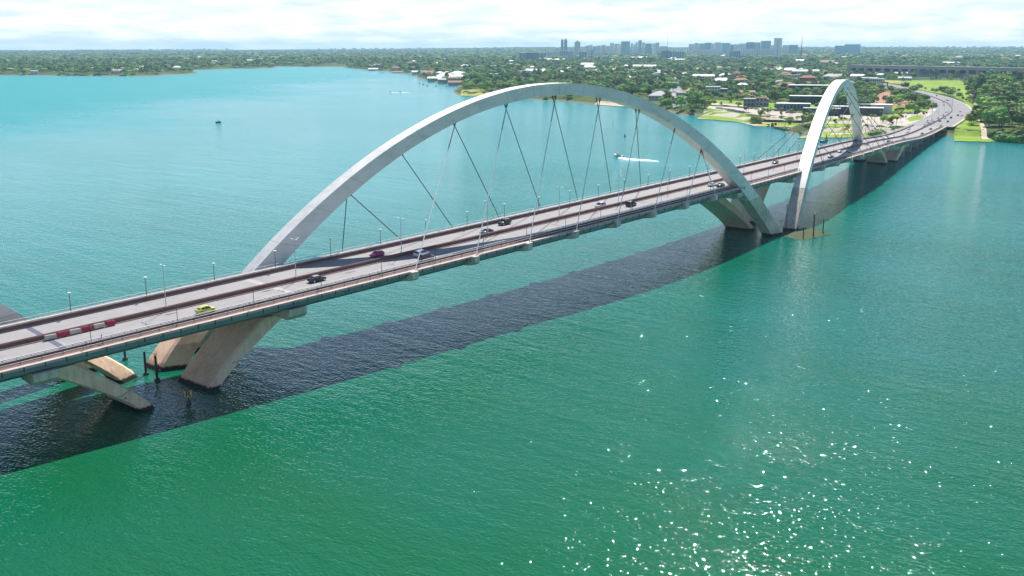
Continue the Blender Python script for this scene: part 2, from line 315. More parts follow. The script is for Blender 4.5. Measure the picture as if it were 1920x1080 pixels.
# ------------------------------------------------------------------ alignment of bridge and approach road
ZD0, ZK, ZM, Q2 = 19.807, 8.5e-5, .01429, .000338
def road_path():
    P = [(x, Q2*x*x if x < 300 else 30.42+.2*(x-300), ZD0-ZK*x*x+ZM*x) for x in np.arange(-560, 421, 10)]
    ctrl = [(420, 54.42, 10.81), (470, 64.4, 8.25), (530, 76, 6.7), (600, 89.5, 6.1), (690, 107, 5.95), (790, 128.5, 5.8)] + [(*at(u, v, z_)[:2], z_+.3) for u, v, z_ in ((1785, 205, 5.5), (1775, 194, 5.5), (1750, 183.3, 5.5), (1716.7, 174, 5.6), (1683, 166.7, 6.), (1667, 161.7, 6.5), (1640, 157, 7.2))]
    c = np.array(ctrl)
    for i in range(len(c)-1):
        p0 = c[max(i-1, 0)] if i else np.array(P[-5]); p1 = c[i]; p2 = c[i+1]; p3 = c[min(i+2, len(c)-1)]
        if i == 0: p0 = np.array([370, 44.42, 13.45])
        for t in np.linspace(0, 1, 8)[1:]:
            P.append(tuple(.5*((2*p1)+(-p0+p2)*t+(2*p0-5*p1+4*p2-p3)*t*t+(-p0+3*p1-3*p2+p3)*t**3)))
    return np.array(P, float)
RP = road_path(); RS = np.concatenate([[0], np.cumsum(np.linalg.norm(np.diff(RP[:, :2], axis=0), axis=1))])
def fr(s):
    p = np.array([np.interp(s, RS, RP[:, k]) for k in range(3)]); a = np.array([np.interp(s-3, RS, RP[:, k]) for k in range(3)]); b = np.array([np.interp(s+3, RS, RP[:, k]) for k in range(3)])
    t = (b-a)[:2]; t /= np.linalg.norm(t); return p, t, np.array([-t[1], t[0]])
def s_of_x(x): return float(np.interp(x, RP[:98, 0], RS[:98]))
def on(s, off, dz=0.):
    p, t, n = fr(s); return Vector((p[0]+n[0]*off, p[1]+n[1]*off, p[2]+dz))
def onx(x, off, dz=0.): return on(s_of_x(x), off, dz)
def head(s): t = fr(s)[1]; return math.atan2(t[1], t[0])
S_AB = float(RS[np.argmin(np.abs(RP[:, 0]-612))]); S_END = RS[-1]; S_0 = s_of_x(-440)
def strip(mb, prof, s0, s1, step=8., closed=True):
    n = max(2, int((s1-s0)/step)+1); mb.loft([[on(s, o, z) for o, z in prof] for s in np.linspace(s0, s1, n)], closed, closed); return mb
# ================================================================== BRIDGE
BR = thing('arch_bridge', 'long road bridge hung from white steel arches that leap diagonally over the deck', 'bridge')
deck = strip(MB(), [(-12.6, -.2), (-12.6, -1.7), (-10.2, -2.9), (10.2, -2.9), (12.6, -1.7), (12.6, -.2)], S_0, S_AB).build('deck_girder', M['girder'], BR)
mb = MB()
for sg in (-1, 1): strip(mb, [(sg*12.95, .18), (sg*14.3, .18), (sg*14.3, -.32), (sg*12.95, -.196)], S_0, S_AB)
mb.build('edge_ledge', M['ledge'], deck)
mb = MB()
for sg in (-1, 1): strip(mb, [(sg*.95, .0), (sg*10.55, .0), (sg*10.55, -.15), (sg*.95, -.15)], S_0, S_AB)
road = mb.build('road_surface', M['asphalt'], deck)
strip(MB(), [(11.25, .16), (12.94, .16), (12.94, -.197), (11.25, -.197)], S_0, S_AB).build('walkway', M['walk'], deck)
strip(MB(), [(13.0, .19), (13.35, .19), (13.35, .72), (13.0, .72)], S_0, S_AB).build('parapet', M['walk'], deck)
strip(MB(), [(-11.25, .16), (-12.94, .16), (-12.94, -.197), (-11.25, -.197)], S_0, S_AB).build('walkway', M['walk_brown'], deck)
mb = MB(); strip(mb, [(-.94, .2), (.94, .2), (.94, -.19), (-.94, -.19)], S_0, S_AB); mb.build('median_kerb', M['kerb'], deck)
mb = MB()
for sg in (-1, 1): strip(mb, [(sg*.12, .21), (sg*.55, .21), (sg*.42, .95), (sg*.18, .95)], S_0, S_AB)
mb.build('median_barrier', M['rust'], deck)
for sg in (-1, 1):
    strip(MB(), [(sg*10.56, .22), (sg*11.24, .22), (sg*11.24, -.19), (sg*10.56, -.19)], S_0, S_AB).build('kerb', M['kerb'], deck)
    strip(MB(), [(sg*10.75, .23), (sg*11.2, .23), (sg*11.1, .85), (sg*10.9, .85)], S_0, S_AB).build('side_barrier', M['rust'], deck)
    strip(MB(), [(sg*10.92, 1.05), (sg*11.1, 1.05), (sg*11.1, 1.22), (sg*10.92, 1.22)], S_0, S_AB).build('barrier_rail', M['rail_white'], deck)
    mb = MB(); so_ = sg*(12.75 if sg < 0 else 13.9)
    for z in (1.18, .62): strip(mb, [(so_-.05, z), (so_+.05, z), (so_+.05, z+.1), (so_-.05, z+.1)], S_0, S_AB)
    mb.build('hand_rail', M['rail_white'], deck)
    mb = MB(); mb2 = MB()
    for s in np.arange(S_0+1, S_AB, 3.6):
        h = head(s)
        if sg < 0:
            p = on(s, -12.75, .7); mb.box(p, (.09, .09, 1.05), h); p = on(s, -14.36, -.35); mb2.box(p, (.16, .1, .95), h)
        else:
            p = on(s, 13.9, .7); mb.box(p, (.09, .09, 1.05), h)
    props(mb.build('rail_post', M['rail_white'] if sg > 0 else M['pole_dark'], deck), kind='stuff')
    if sg < 0: props(mb2.build('drain_spout', M['pole_dark'], deck), kind='stuff')
    mb = MB()
    for s in np.arange(S_0+1, S_AB, 2.4): mb.box(on(s, sg*11.01, .95), (.1, .08, .2), head(s))
    props(mb.build('barrier_post', M['pole_dark'], deck), kind='stuff')
mb = MB()
for off, l, st in ((-5.9, 3.2, 11.), (5.9, 3.2, 11.)):
    for s in np.arange(S_0+4, S_AB-4, st): strip(mb, [(off-.07, .005), (off+.07, .005)], s, s+l, 3, False)
props(mb.build('lane_dash', M['paint'], deck), kind='stuff'); mb = MB()
for off in (-10.35, -1.2, 1.2, 10.35): strip(mb, [(off-.05, .005), (off+.05, .005)], S_0, S_AB, 8, False)
mb.build('lane_marking', M['paint'], deck)
for x, m, w_ in ((-156, 'joint_dark', 1.15), (-107.5, 'joint_pale', 1.5), (122, 'joint_pale', 1.0), (300, 'joint_pale', 1.), (372, 'joint_dark', 1.)):
    s = s_of_x(x)
    for a, b_ in ((-10.3, -1.3), (1.3, 10.3)):
        strip(MB(), [(a, .009), (b_, .009)], s, s+w_, 1, False).build('expansion_joint', M[m], deck)
M['scuff'] = mat('scuff', (.10, .085, .075), .9)
# oil stains / tyre scuffs on the near carriageway
for x, o, l in ((-86, -3.1, 4.5), (-108, -2.4, 3.5), (-131, -2.6, 3.), (10, -2.6, 3.5), (36, -3, 3)):
    mb = MB(); p = onx(x, o, .008); h = head(s_of_x(x)); k = 12
    mb.add([(p[0]+(math.cos(2*PI*i/k)*l*math.cos(h)-math.sin(2*PI*i/k)*.22*math.sin(h))*random.uniform(.5, 1), p[1]+(math.cos(2*PI*i/k)*l*math.sin(h)+math.sin(2*PI*i/k)*.22*math.cos(h)), p[2]) for i in range(k)], [tuple(range(k))])
    mb.build('tyre_scuff', M['scuff'], deck)
# ---- arches
TOP = np.array([(0, 59.2), (16, 58.2), (24, 56.6), (32, 54.7), (48, 49.4), (56, 45.9), (64, 41.4), (77, 34.6), (90, 24.9), (104, 12.9), (114.6, 2.), (121, -5)])
BOT = np.array([(0, 55.9), (13, 55.0), (24, 53.2), (31, 51.5), (39, 49.1), (46, 46.4), (55.5, 42.2), (64, 37.8), (72, 32.8), (78, 28.7), (86, 22.2), (98.5, 11.5), (108, 2.3), (114, -4)])
def even_fit(T):      # even polynomial through the measured profile keeps the curve fair
    q = T[:, 0]/120.; A_ = np.stack([q**k for k in (0, 2, 4, 6)], -1); return np.linalg.lstsq(A_, T[:, 1], rcond=None)[0]
PROF = {id(TOP): even_fit(TOP), id(BOT): even_fit(BOT)}
def smooth_interp(T, x): q = x/120.; return float(sum(c*q**k for c, k in zip(PROF[id(T)], (0, 2, 4, 6))))
def arch(c, dirv, kx=1., kz=1., bw=4.7, zc=15.):
    dv = Vector((dirv[0], dirv[1], 0)).normalized(); nv = Vector((-dv.y, dv.x, 0)); c = Vector((c[0], c[1], 0))
    def sec(t, wide=0.):
        # pair crown and soffit so that each section is square to the arch axis
        s = abs(t); sg = 1 if t >= 0 else -1; a = s*121/117.5; b_ = s*114/117.5
        a = min(a, 121); b_ = min(b_, 114); P = []
        w2 = bw/2+wide
        for q, T, ww in ((b_, BOT, w2), (a, TOP, w2)):
            z = float(smooth_interp(T, q))*kz; P.append((c+dv*sg*q*kx, z, ww))
        lo, hi = P
        zl = Vector((0, 0, lo[1])); zh = Vector((0, 0, hi[1]))
        return [lo[0]-nv*w2+zl, lo[0]+nv*w2+zl, hi[0]+nv*w2+zh, hi[0]-nv*w2+zh], (lo[1]+hi[1])/2
    ts = np.linspace(-117.5, 117.5, 119); zz = [sec(t)[1] for t in ts]
    i0 = next(i for i, z in enumerate(zz) if z > zc*kz); i1 = len(ts)-1-i0
    steel = MB(); steel.loft([sec(t)[0] for t in ts[i0:i1+1]])
    arch_o = steel.build('arch_rib', M['arch_steel'], BR)
    for rng_ in (ts[:i0+1], ts[i1:]):
        b_ = MB(); b_.loft([sec(t, .10)[0] for t in rng_]); b_.build('arch_base', M['concrete_pale'], BR)
    # welded seams between steel segments
    for k in range(i0+4, i1-2, 5):
        sm = MB(); t = ts[k]; a, _ = sec(t-.04, .02); b2, _ = sec(t+.04, .02); sm.loft([a, b2]); sm.build('segment_seam', M['seam'], arch_o)
    def soffit(t):
        z = float(smooth_interp(BOT, abs(t)))*kz; return c+dv*t*kx+Vector((0, 0, z-.05))
    return soffit, nv
ATT = [-70.9, -54.5, -37, -18.6, 0., 18.5, 36.3, 53.8, 68.]
def cables(soffit, nv, xs_near, xs_far, mn, mf, near_map, far_map, lean):
    for sg, xs, mp_, mtl in ((-1, xs_near, mn, near_map), (1, xs_far, mf, far_map)):
        seen = set()
        for x, k in zip(xs, mp_):
            a = onx(x, sg*15.2, .2); b_ = soffit(ATT[k])-nv*(1.2*sg*-1) if False else soffit(ATT[k])+nv*(sg*-.0)
            b_ = b_+Vector((0, 0, 0)); off = nv*(.9*(1 if lean*sg > 0 else -1)) if sg < 0 else nv*(-.9*(1 if lean*sg > 0 else -1))
            b_ = b_+nv*(sg*.8)
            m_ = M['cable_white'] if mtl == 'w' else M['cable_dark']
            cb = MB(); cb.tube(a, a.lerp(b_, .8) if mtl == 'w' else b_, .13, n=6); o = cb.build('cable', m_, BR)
            so2 = MB()
            if mtl == 'w': so2.tube(a.lerp(b_, .8), b_, .13, n=6)  # dark upper stretch: shade painted onto the tops of pale cables
            d = (b_-a).normalized(); so2.tube(b_-d*1.6, b_+d*.4, .24, n=8); so2.build('sleeve_and_shaded_top', M['cable_dark'], o)
            # cantilever bracket that carries the lower anchor outside the railing
            s = s_of_x(x); p, t, n = fr(s); br = MB(); P = []
            for e in (-.95, .95):
                for o_, z in ((10.8, -2.5), (15.0, -1.9), (15.6, -1.4), (15.6, .25), (14.45, .3), (14.45, -.4)):
                    q = on(s+e, sg*o_, z); P.append(q)
            br.loft([P[:6], P[6:]]); br.build('cable_bracket', M['concrete_plain'] if sg > 0 else M['bracket'], BR)
M['seam'] = mat('seam', (.44, .43, .42), .6)
M['bracket'] = stained('bracket_concrete', (.80, .70, .60), (.2, .14, .1), .85, False, .8, (1.5, 1.5, .4))
sf, nv = arch((-.9, 6.35), (1, -.1726))
XN = [-77.8+20.04*i for i in range(8)]; XF = [-75.7+20.04*i for i in range(8)]
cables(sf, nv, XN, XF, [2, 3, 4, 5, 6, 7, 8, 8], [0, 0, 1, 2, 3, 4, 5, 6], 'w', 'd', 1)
C3 = (251.8, 22.); sf3, nv3 = arch(C3, (256.3, 72.2), 133./114.6, .905)
XN3 = [C3[0]-80+23.*i for i in range(8)]; XF3 = [C3[0]-82+23.*i for i in range(8)]
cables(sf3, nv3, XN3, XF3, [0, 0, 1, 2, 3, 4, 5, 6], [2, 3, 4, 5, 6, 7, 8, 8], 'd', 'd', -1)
A1R = (-137., 30.5); sf1, nv1 = arch((A1R[0]-114.6, A1R[1]+9), (114.6, -9), 1., 1., zc=2.)
XN1 = [-264-70+20*i for i in range(8)]
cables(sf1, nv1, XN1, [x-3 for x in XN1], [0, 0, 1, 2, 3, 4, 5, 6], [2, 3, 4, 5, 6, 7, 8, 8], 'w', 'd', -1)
# ---- splayed pier legs
def leg(base, top, zt, xc=0., yc=0.):
    # base / top: four plan corners at the water and under the girder (the leg sweeps out on a slight curve)
    mb = MB(); secs = []; base = np.array(base, float); top = np.array(top, float)
    for k in np.linspace(-.12, 1, 10):
        e = k**1.2 if k > 0 else k
        Q = base+(top-base)*e; sec = []
        for i in range(4):      # chamfered corners
            p, q, r = Q[i-1], Q[i], Q[(i+1) % 4]
            for o in (p, r):
                d = o-q; sec.append(tuple(q+d/np.linalg.norm(d)*min(.55, np.linalg.norm(d)*.2)))
        secs.append([(x, y, zt*k) for x, y in sec])
    mb.loft(secs); return mb.build('pier_leg', M['concrete_leg'], BR)
def pier(xc, yc, zt, half=8.9, w0=3.1, w1=7., spread=24.5, near=(-8.8, 2.9), far=(9.8, 17.5), shift=1, wf=5., out=3.2):
    for sg in (-1, 1):
        a, b_ = sorted([xc+sg*(half-w0), xc+sg*half]); c, d = sorted([xc+sg*(spread-w1*.55), xc+sg*(spread+w1*.45)])
        leg([(a, yc+near[0]), (b_, yc+near[0]), (b_, yc+near[1]), (a, yc+near[1])], [(c, yc+near[0]), (d, yc+near[0]), (d, yc+near[1]), (c, yc+near[1])], zt)
        q = 1 if sg < 0 else -1
        x0 = xc-2.7 if sg < 0 else xc+6.4; x1 = xc+2.2 if sg < 0 else xc+12.1
        x0, x1 = xc+(x0-xc)*half/8.9, xc+(x1-xc)*half/8.9
        if not shift: x0, x1 = (xc-half*.1, xc+half*.3) if sg < 0 else (xc+half*.6, xc+half)
        yl, yr = (far[0], far[0]+1.8) if sg < 0 else (far[0]+1.4, far[0]-1.4)
        B = [(x0, yc+yl), (x1, yc+yr), (x1, yc+far[1]), (x0, yc+far[1])]
        dx = sg*(spread-half)*(1.0 if shift else .55)
        if not shift: yl = yr = far[0]-1.5
        B = [(x0, yc+yl), (x1, yc+yr), (x1, yc+far[1]), (x0, yc+far[1])]
        leg(B, [(x+dx, y+out) if i < 2 else (x+dx, min(y+out, yc+19.)) for i, (x, y) in enumerate(B)], zt)
    for sg in (-1, 1):   # crosshead beams over the leg tops
        x = xc+sg*(spread+1.2); s = s_of_x(x); mb = MB(); sc = []
        for o in (-14.2, -13.2, -9, 9, 13.2, 14.2):
            z0 = -4.1 if abs(o) < 13.5 else -3.2; h = 2.2
            p = [on(s-h, o, -2.9 if abs(o) < 10.3 else -1.75), on(s+h, o, -2.9 if abs(o) < 10.3 else -1.75), on(s+h, o, z0), on(s-h, o, z0)]; sc.append(p)
        mb.loft(sc); mb.build('crosshead', M['concrete_pale'], BR)
pier(-135, 5.6, 12.9)
leg([(112.3, -3.2), (116.2, -3.2), (116.2, 8.), (112.3, 8.)], [(81, -3.2), (88.5, -3.2), (88.5, 8.), (81, 8.)], 16.6)
leg([(127.5, 4.2), (133., 4.2), (133., 15.), (127.5, 15.)], [(131.5, 4.2), (145., 4.2), (145., 15.), (131.5, 15.)], 16.6)
for xc_ in (85, 139):
    s = s_of_x(xc_); mb = MB(); sc = []
    for o in (-14., -13.2, -9, 9, 13.2, 14.):
        zt_ = -2.9 if abs(o) < 10.3 else -1.75; z0 = -3.9 if abs(o) < 13.5 else -3.1; sc.append([on(s-2, o, zt_), on(s+2, o, zt_), on(s+2, o, z0), on(s-2, o, z0)])
    mb.loft(sc); mb.build('crosshead', M['concrete_pale'], BR)
pier(379, 46.2, 9.4, half=9.5, spread=20, shift=0)
for x in (420, 452, 484, 516, 548, 580):   # wall piers of the approach spans
    s = float(RS[np.argmin(np.abs(RP[:, 0]-x))]); p, t, n = fr(s); mb = MB()
    sc = []
    for z in (-3, p[2]-2.9):
        sc.append([(p[0]+n[0]*o+t[0]*e, p[1]+n[1]*o+t[1]*e, z) for o, e in ((-9.5, -1.6), (-9.5, 1.6), (9.5, 1.6), (9.5, -1.6))])
    mb.loft(sc); mb.build('wall_pier', M['concrete_plain'], BR)
ab = MB(); p, t, n = fr(S_AB); sc = []
for e in (-3, 26): sc.append([Vector((*(on(S_AB+e, o, 0).xy), z)) for o, z in ((-14, -2), (14, -2), (14, p[2]-.35), (-14, p[2]-.35))])
ab.loft(sc); ab.build('abutment', M['concrete_plain'], BR)
# approach road on land
mb = MB(); strip(mb, [(-17.5, -.02), (-.7, -.02), (-.7, -.75), (-17.5, -.75)], S_AB+.5, S_END); strip(mb, [(.7, -.02), (15.5, -.02), (15.5, -.75), (.7, -.75)], S_AB+.5, S_END)
props(mb.build('approach_road', M['road']), kind='structure')
mb = MB(); strip(mb, [(-.69, .18), (.69, .18), (.69, -.75), (-.69, -.75)], S_AB+.5, S_END); strip(mb, [(-.3, .19), (.3, .19), (.15, .9), (-.15, .9)], S_AB+.5, S_END); props(mb.build('road_median', M['rust']), kind='structure')
mb = MB()
for off in (-17.2, -1.1, 1.1, 15.2): strip(mb, [(off-.08, -.012), (off+.08, -.012)], S_AB+1, S_END, 8, False)
for off in (-12, -6.5, 6, 10.8):
    for s in np.arange(S_AB+4, S_END-6, 11): strip(mb, [(off-.08, -.012), (off+.08, -.012)], s, s+4, 4, False)
props(mb.build('road_markings', M['paint']), kind='structure')
mb = MB(); strip(mb, [(-19.5, .12), (-17.51, .12), (-17.51, -.6), (-19.5, -.6)], S_AB+.5, S_END); props(mb.build('pavement', M['paved']), kind='structure')
# ================================================================== VEHICLES
def cpaint(name, c, r=.28): 
    m = mat('car_paint_'+name, c, r, spec=.5, coat=.6); return m
PAINT = {k: cpaint(k, c) for k, c in dict(white=(.78, .78, .77), black=(.012, .012, .014), grey=(.09, .095, .10), silver=(.38, .39, .40), lime=(.72, .74, .06), magenta=(.80, .015, .20), blue=(.03, .05, .10), red=(.4, .02, .02)).items()}
SHAPES = {  # x, half width, sill, shoulder ; glasshouse x, half width, roof height ; wheels
    'sedan': dict(L=4.5, body=[(-2.25, .66, .42, .80), (-2.1, .82, .28, .95), (-1.5, .88, .22, 1.0), (0, .9, .20, .96), (1.1, .88, .22, .93), (1.9, .80, .26, .80), (2.22, .62, .36, .66)], cab=[(-1.75, .66, 1.0), (-1.05, .62, 1.40), (-.2, .62, 1.46), (.35, .62, 1.42), (1.15, .68, .96)], wh=(-1.35, 1.35, .32)),
    'suv': dict(L=4.5, body=[(-2.22, .74, .45, 1.0), (-2.1, .86, .32, 1.08), (-1.5, .92, .26, 1.08), (0, .93, .25, 1.06), (1.1, .92, .26, 1.03), (1.9, .84, .30, .95), (2.2, .70, .40, .80)], cab=[(-2.12, .72, 1.08), (-1.8, .70, 1.60), (-.6, .70, 1.70), (.35, .69, 1.66), (1.15, .74, 1.05)], wh=(-1.35, 1.38, .37)),
    'hatch': dict(L=4.0, body=[(-1.98, .66, .42, .85), (-1.85, .80, .30, .95), (-1.2, .86, .22, .98), (0, .87, .2, .95), (.9, .86, .22, .92), (1.65, .78, .26, .82), (1.98, .6, .36, .66)], cab=[(-1.86, .62, .96), (-1.45, .62, 1.38), (-.5, .62, 1.48), (.25, .62, 1.44), (1.0, .66, .94)], wh=(-1.2, 1.2, .31)),
    'beetle': dict(L=4.2, body=[(-2.1, .50, .42, .60), (-1.95, .78, .28, .86), (-1.45, .93, .22, 1.0), (-.9, .88, .20, .98), (0, .86, .2, .93), (.8, .88, .20, .95), (1.35, .93, .22, .95), (1.85, .78, .28, .80), (2.1, .50, .40, .56)], cab=[(-1.72, .50, .98), (-1.3, .58, 1.22), (-.7, .62, 1.45), (0, .63, 1.50), (.55, .62, 1.40), (1.1, .62, .96)], wh=(-1.25, 1.25, .34)),
    'van': dict(L=4.3, body=[(-2.12, .74, .42, 1.05), (-2.0, .84, .30, 1.1), (-1.3, .88, .24, 1.1), (0, .89, .23, 1.06), (1.0, .88, .24, 1.0), (1.75, .80, .28, .9), (2.1, .64, .38, .72)], cab=[(-2.05, .70, 1.08), (-1.8, .68, 1.55), (-.7, .68, 1.64), (.3, .67, 1.58), (1.45, .72, .95)], wh=(-1.3, 1.32, .33)),
}
_carm = {}
def car_parts(kind):
    if kind in _carm: return _carm[kind]
    S = SHAPES[kind]; b = MB(); secs = []
    for x, hw, zl, zh in S['body']:
        h = zh-zl; secs.append([(x, -hw*.90, zl), (x, -hw, zl+h*.22), (x, -hw, zl+h*.62), (x, -hw*.93, zh-h*.07), (x, -hw*.72, zh), (x, hw*.72, zh), (x, hw*.93, zh-h*.07), (x, hw, zl+h*.62), (x, hw, zl+h*.22), (x, hw*.90, zl)])
    b.loft(secs)
    g = MB(); r = MB(); cs = S['cab']
    def bz(x): return float(np.interp(x, [q[0] for q in S['body']], [q[3] for q in S['body']]))-.03
    gs = [[(x, -hw-.08, bz(x)), (x, -hw, max(z-.08, bz(x)+.001)), (x, hw, max(z-.08, bz(x)+.001)), (x, hw+.08, bz(x))] for x, hw, z in cs]; g.loft(gs)
    top = [c for c in cs if c[2] > 1.15]; rs = []
    for x, hw, z in top: rs.append([(x, -hw-.012, z-.16), (x, -hw+.04, z-.03), (x, -hw*.5, z+.01), (x, hw*.5, z+.01), (x, hw-.04, z-.03), (x, hw+.012, z-.16), (x, hw*.5, z-.085), (x, -hw*.5, z-.085)])
    r.loft(rs)
    # pillars from roof to shoulder
    for (xa, xb) in ((cs[0][0]+.06, top[0][0]), (cs[-1][0]-.06, top[-1][0]), ((top[0][0]+top[-1][0])/2-.1, (top[0][0]+top[-1][0])/2-.1)):
        for sg in (-1, 1):
            ha = float(np.interp(xa, [c[0] for c in cs], [c[1] for c in cs]))+.085; hb = float(np.interp(xb, [c[0] for c in cs], [c[1] for c in cs]))+.02
            zb = float(np.interp(xb, [c[0] for c in cs], [c[2] for c in cs]))-.12
            r.tube((xa, sg*ha, bz(xa)), (xb, sg*hb, zb), .045, n=4)
    w = MB(); wr = S['wh'][2]; w.tube((0, -.11, 0), (0, .11, 0), wr, n=14); h = MB(); h.tube((0, -.125, 0), (0, .125, 0), wr*.6, n=10)
    hl = MB(); hl.box((0, 0, 0), (.16, .34, .14)); m = MB(); m.box((0, 0, 0), (.14, .2, .13))
    _carm[kind] = dict(body=b, glass=g, roof=r, wheel=w.mesh('wheel', M['black']), rim=h.mesh('rim', M['chrome']), head=hl.mesh('headlight', M['chrome']), tail=hl.mesh('tail_light', M['tail']), mir=m, S=S); return _carm[kind]
_pm = {}
def car(kind, col, loc, rz, label, group=None, roof=None, tilt=0.):
    P = car_parts(kind); S = P['S']; key = (kind, col, roof)
    if key not in _pm:
        pm = PAINT[col]; _pm[key] = (P['body'].mesh('body', pm, True), P['glass'].mesh('windows', M['glass'], False), P['roof'].mesh('roof', PAINT[roof] if roof else pm, False), P['mir'].mesh('mirror', pm))
    bm_, gm, rm, mm = _pm[key]
    t = thing(f'{kind}_car' if kind in ('beetle',) else {'suv': 'suv', 'van': 'minivan', 'sedan': 'sedan_car', 'hatch': 'hatchback_car'}[kind], label, 'car', loc, rz, group)
    t.rotation_euler = (0, -tilt, rz)
    body = link('body', bm_, t); link('windows', gm, t); link('roof', rm, t)
    x0, x1, wr = S['wh']; hw = max(q[1] for q in S['body'])-.09
    for x in (x0, x1):
        for sg in (-1, 1): wo = link('wheel', P['wheel'], t, (x, sg*hw, wr)); link('rim', P['rim'], wo)
    fx, bx = S['body'][-1], S['body'][0]
    for sg in (-1, 1):
        link('headlight', P['head'], t, (fx[0]-.10, sg*(fx[1]-.06), (fx[2]+fx[3])/2+.06)); link('tail_light', P['tail'], t, (bx[0]+.08, sg*(bx[1]-.04), bx[3]-.13))
        link('mirror', mm, t, (S['cab'][-1][0]-.35, sg*(hw+.16), S['body'][4][3]+.08))
    return t
def road_at(u, v):
    z = 18.
    for _ in range(12):
        q = at(u, v, z); i = int(np.argmin((RP[:, 0]-q[0])**2+(RP[:, 1]-q[1])**2)); s = RS[i]
        for _ in range(3):
            p, t, n = fr(s); s += float(np.dot(q[:2]-p[:2], t))
        p, t, n = fr(s); z = .5*z+.5*p[2] if _ < 0 else p[2]
    return s, float(np.dot(q[:2]-p[:2], n))
def road_car(u, v, kind, col, label, group=None, roof=None, off=None):
    s, o = road_at(u, v)
    if off is not None: o = off
    if abs(o) < 2.6: o = math.copysign(2.7, o)
    if s < S_AB: o = max(-9.2, min(9.2, o))
    pos = on(s, o, .0 if s < S_AB else -.015); h = head(s)
    sl_ = (fr(s+4)[0][2]-fr(s-4)[0][2])/8
    fwd = o < 0
    return car(kind, col, pos, h if fwd else h+PI, label, group, roof, math.atan(sl_)*(1 if fwd else -1))
road_car(395, 589, 'beetle', 'lime', 'lime yellow rounded coupe driving near the outer rail, nearest car of all', off=-7.2)
road_car(597, 528, 'sedan', 'black', 'black sedan with glinting pale roof beside the pale joint strip', roof='silver', off=-3.9)  # silver roof paint stands in for a bright reflection on black
road_car(707, 481, 'hatch', 'magenta', 'bright magenta hatchback in the arch shadow on the far carriageway')
road_car(786, 479, 'suv', 'white', 'white suv half hidden behind a dark grey suv', off=-3.6)
road_car(795, 486, 'suv', 'grey', 'dark grey suv side by side with a white suv', off=-7.4)
road_car(916, 439, 'sedan', 'blue', 'dark blue sedan at the edge of the arch shadow, behind a black suv')
road_car(946, 421, 'suv', 'black', 'black suv close to the far railing below a cable')
road_car(1127, 389, 'van', 'white', 'white minivan under the arch crown on the far carriageway')
road_car(1180, 386, 'suv', 'black', 'black suv crossing a cable shadow on the near carriageway', off=-3.8)
road_car(1337, 349, 'sedan', 'white', 'white sedan beside a black sedan near the arch foot', off=-3.6)
road_car(1349, 350, 'sedan', 'black', 'black sedan beside a white sedan near the arch foot', off=-7.)
road_car(1397, 330, 'hatch', 'black', 'black hatchback showing just behind the right limb of the main arch', off=3.6)
road_car(1472, 308, 'sedan', 'black', 'black sedan on the far carriageway between the two arches', off=5.4)
road_car(1537, 292, 'suv', 'white', 'white suv just beyond the near limb of the distant arch', off=6)
road_car(1557, 296, 'sedan', 'grey', 'grey sedan inside the distant arch shadow, nearer of the two')
road_car(1571, 286, 'sedan', 'silver', 'silver sedan inside the distant arch shadow, farther of the two')
road_car(1596, 289, 'hatch', 'black', 'black hatchback with white roof just past the distant arch shadow', roof='white')
road_car(1617, 272, 'suv', 'white', 'white suv beside the far foot of the distant arch')
gW = 'white cars queuing towards the bridge'; gD = 'dark cars heading off the bridge'
for u, v in ((1649, 264), (1659, 258), (1664, 260), (1676, 258), (1704, 243), (1701, 249), (1738, 229), (1733, 236), (1737, 237), (1747, 226), (1751, 228), (1748, 232), (1759, 223), (1757, 228), (1771, 222.5), (1774, 211), (1769, 198), (1768.5, 193), (1726, 177), (1750, 190), (1741, 233)):
    road_car(u, v, random.choice(['sedan', 'hatch', 'suv']), 'white', 'white car in the queue towards the bridge past the distant arch', gW)
for u, v in ((1680, 269), (1694, 262), (1730, 253), (1745, 243), (1777, 229), (1783, 222), (1796, 217), (1776, 189), (1756, 180)):
    road_car(u, v, random.choice(['sedan', 'hatch', 'suv']), random.choice(['black', 'grey']), 'dark car driving away on the right carriageway past the distant arch', gD)
road_car(1770, 217.5, 'sedan', 'grey', 'grey car alone among white cars in the queue at the bend')
for i, (u, v) in enumerate(((1803, 217.5), (1800, 210))): road_car(u, v, 'sedan', 'white', ['white car at the outer bend of the shore road, nearer one', 'white car at the outer bend of the shore road, farther one'][i])
road_car(1764, 236.5, 'sedan', 'silver', 'silver car alone on the right carriageway above the abutment')
# motorcycle with rider
def motorcycle(s, o):
    pos = on(s, o, 0); t = thing('motorcycle', 'dark motorcycle alone on the right carriageway past the distant arch', 'motorcycle', pos, head(s))
    for x in (-.65, .65): w = MB(); w.tube((x, -.07, .31), (x, .07, .31), .31, n=14); w.build('wheel', M['black'], t)
    f = MB(); f.tube((-.65, 0, .35), (.1, 0, .55), .1); f.tube((.1, 0, .55), (.65, 0, .4), .07); f.tube((.62, 0, .35), (.38, 0, 1.0), .04); f.build('frame', M['black'], t)
    k = MB(); k.ico((.12, 0, .82), (.3, .16, .14), 2); k.build('tank', PAINT['red'], t, True); h = MB(); h.tube((.36, -.36, 1.02), (.36, .36, 1.02), .025); h.build('handlebar', M['black'], t)
    se = MB(); se.box((-.35, 0, .8), (.6, .26, .1)); se.build('seat', M['black'], t)
s_, o_ = road_at(1713, 259); motorcycle(s_, o_)
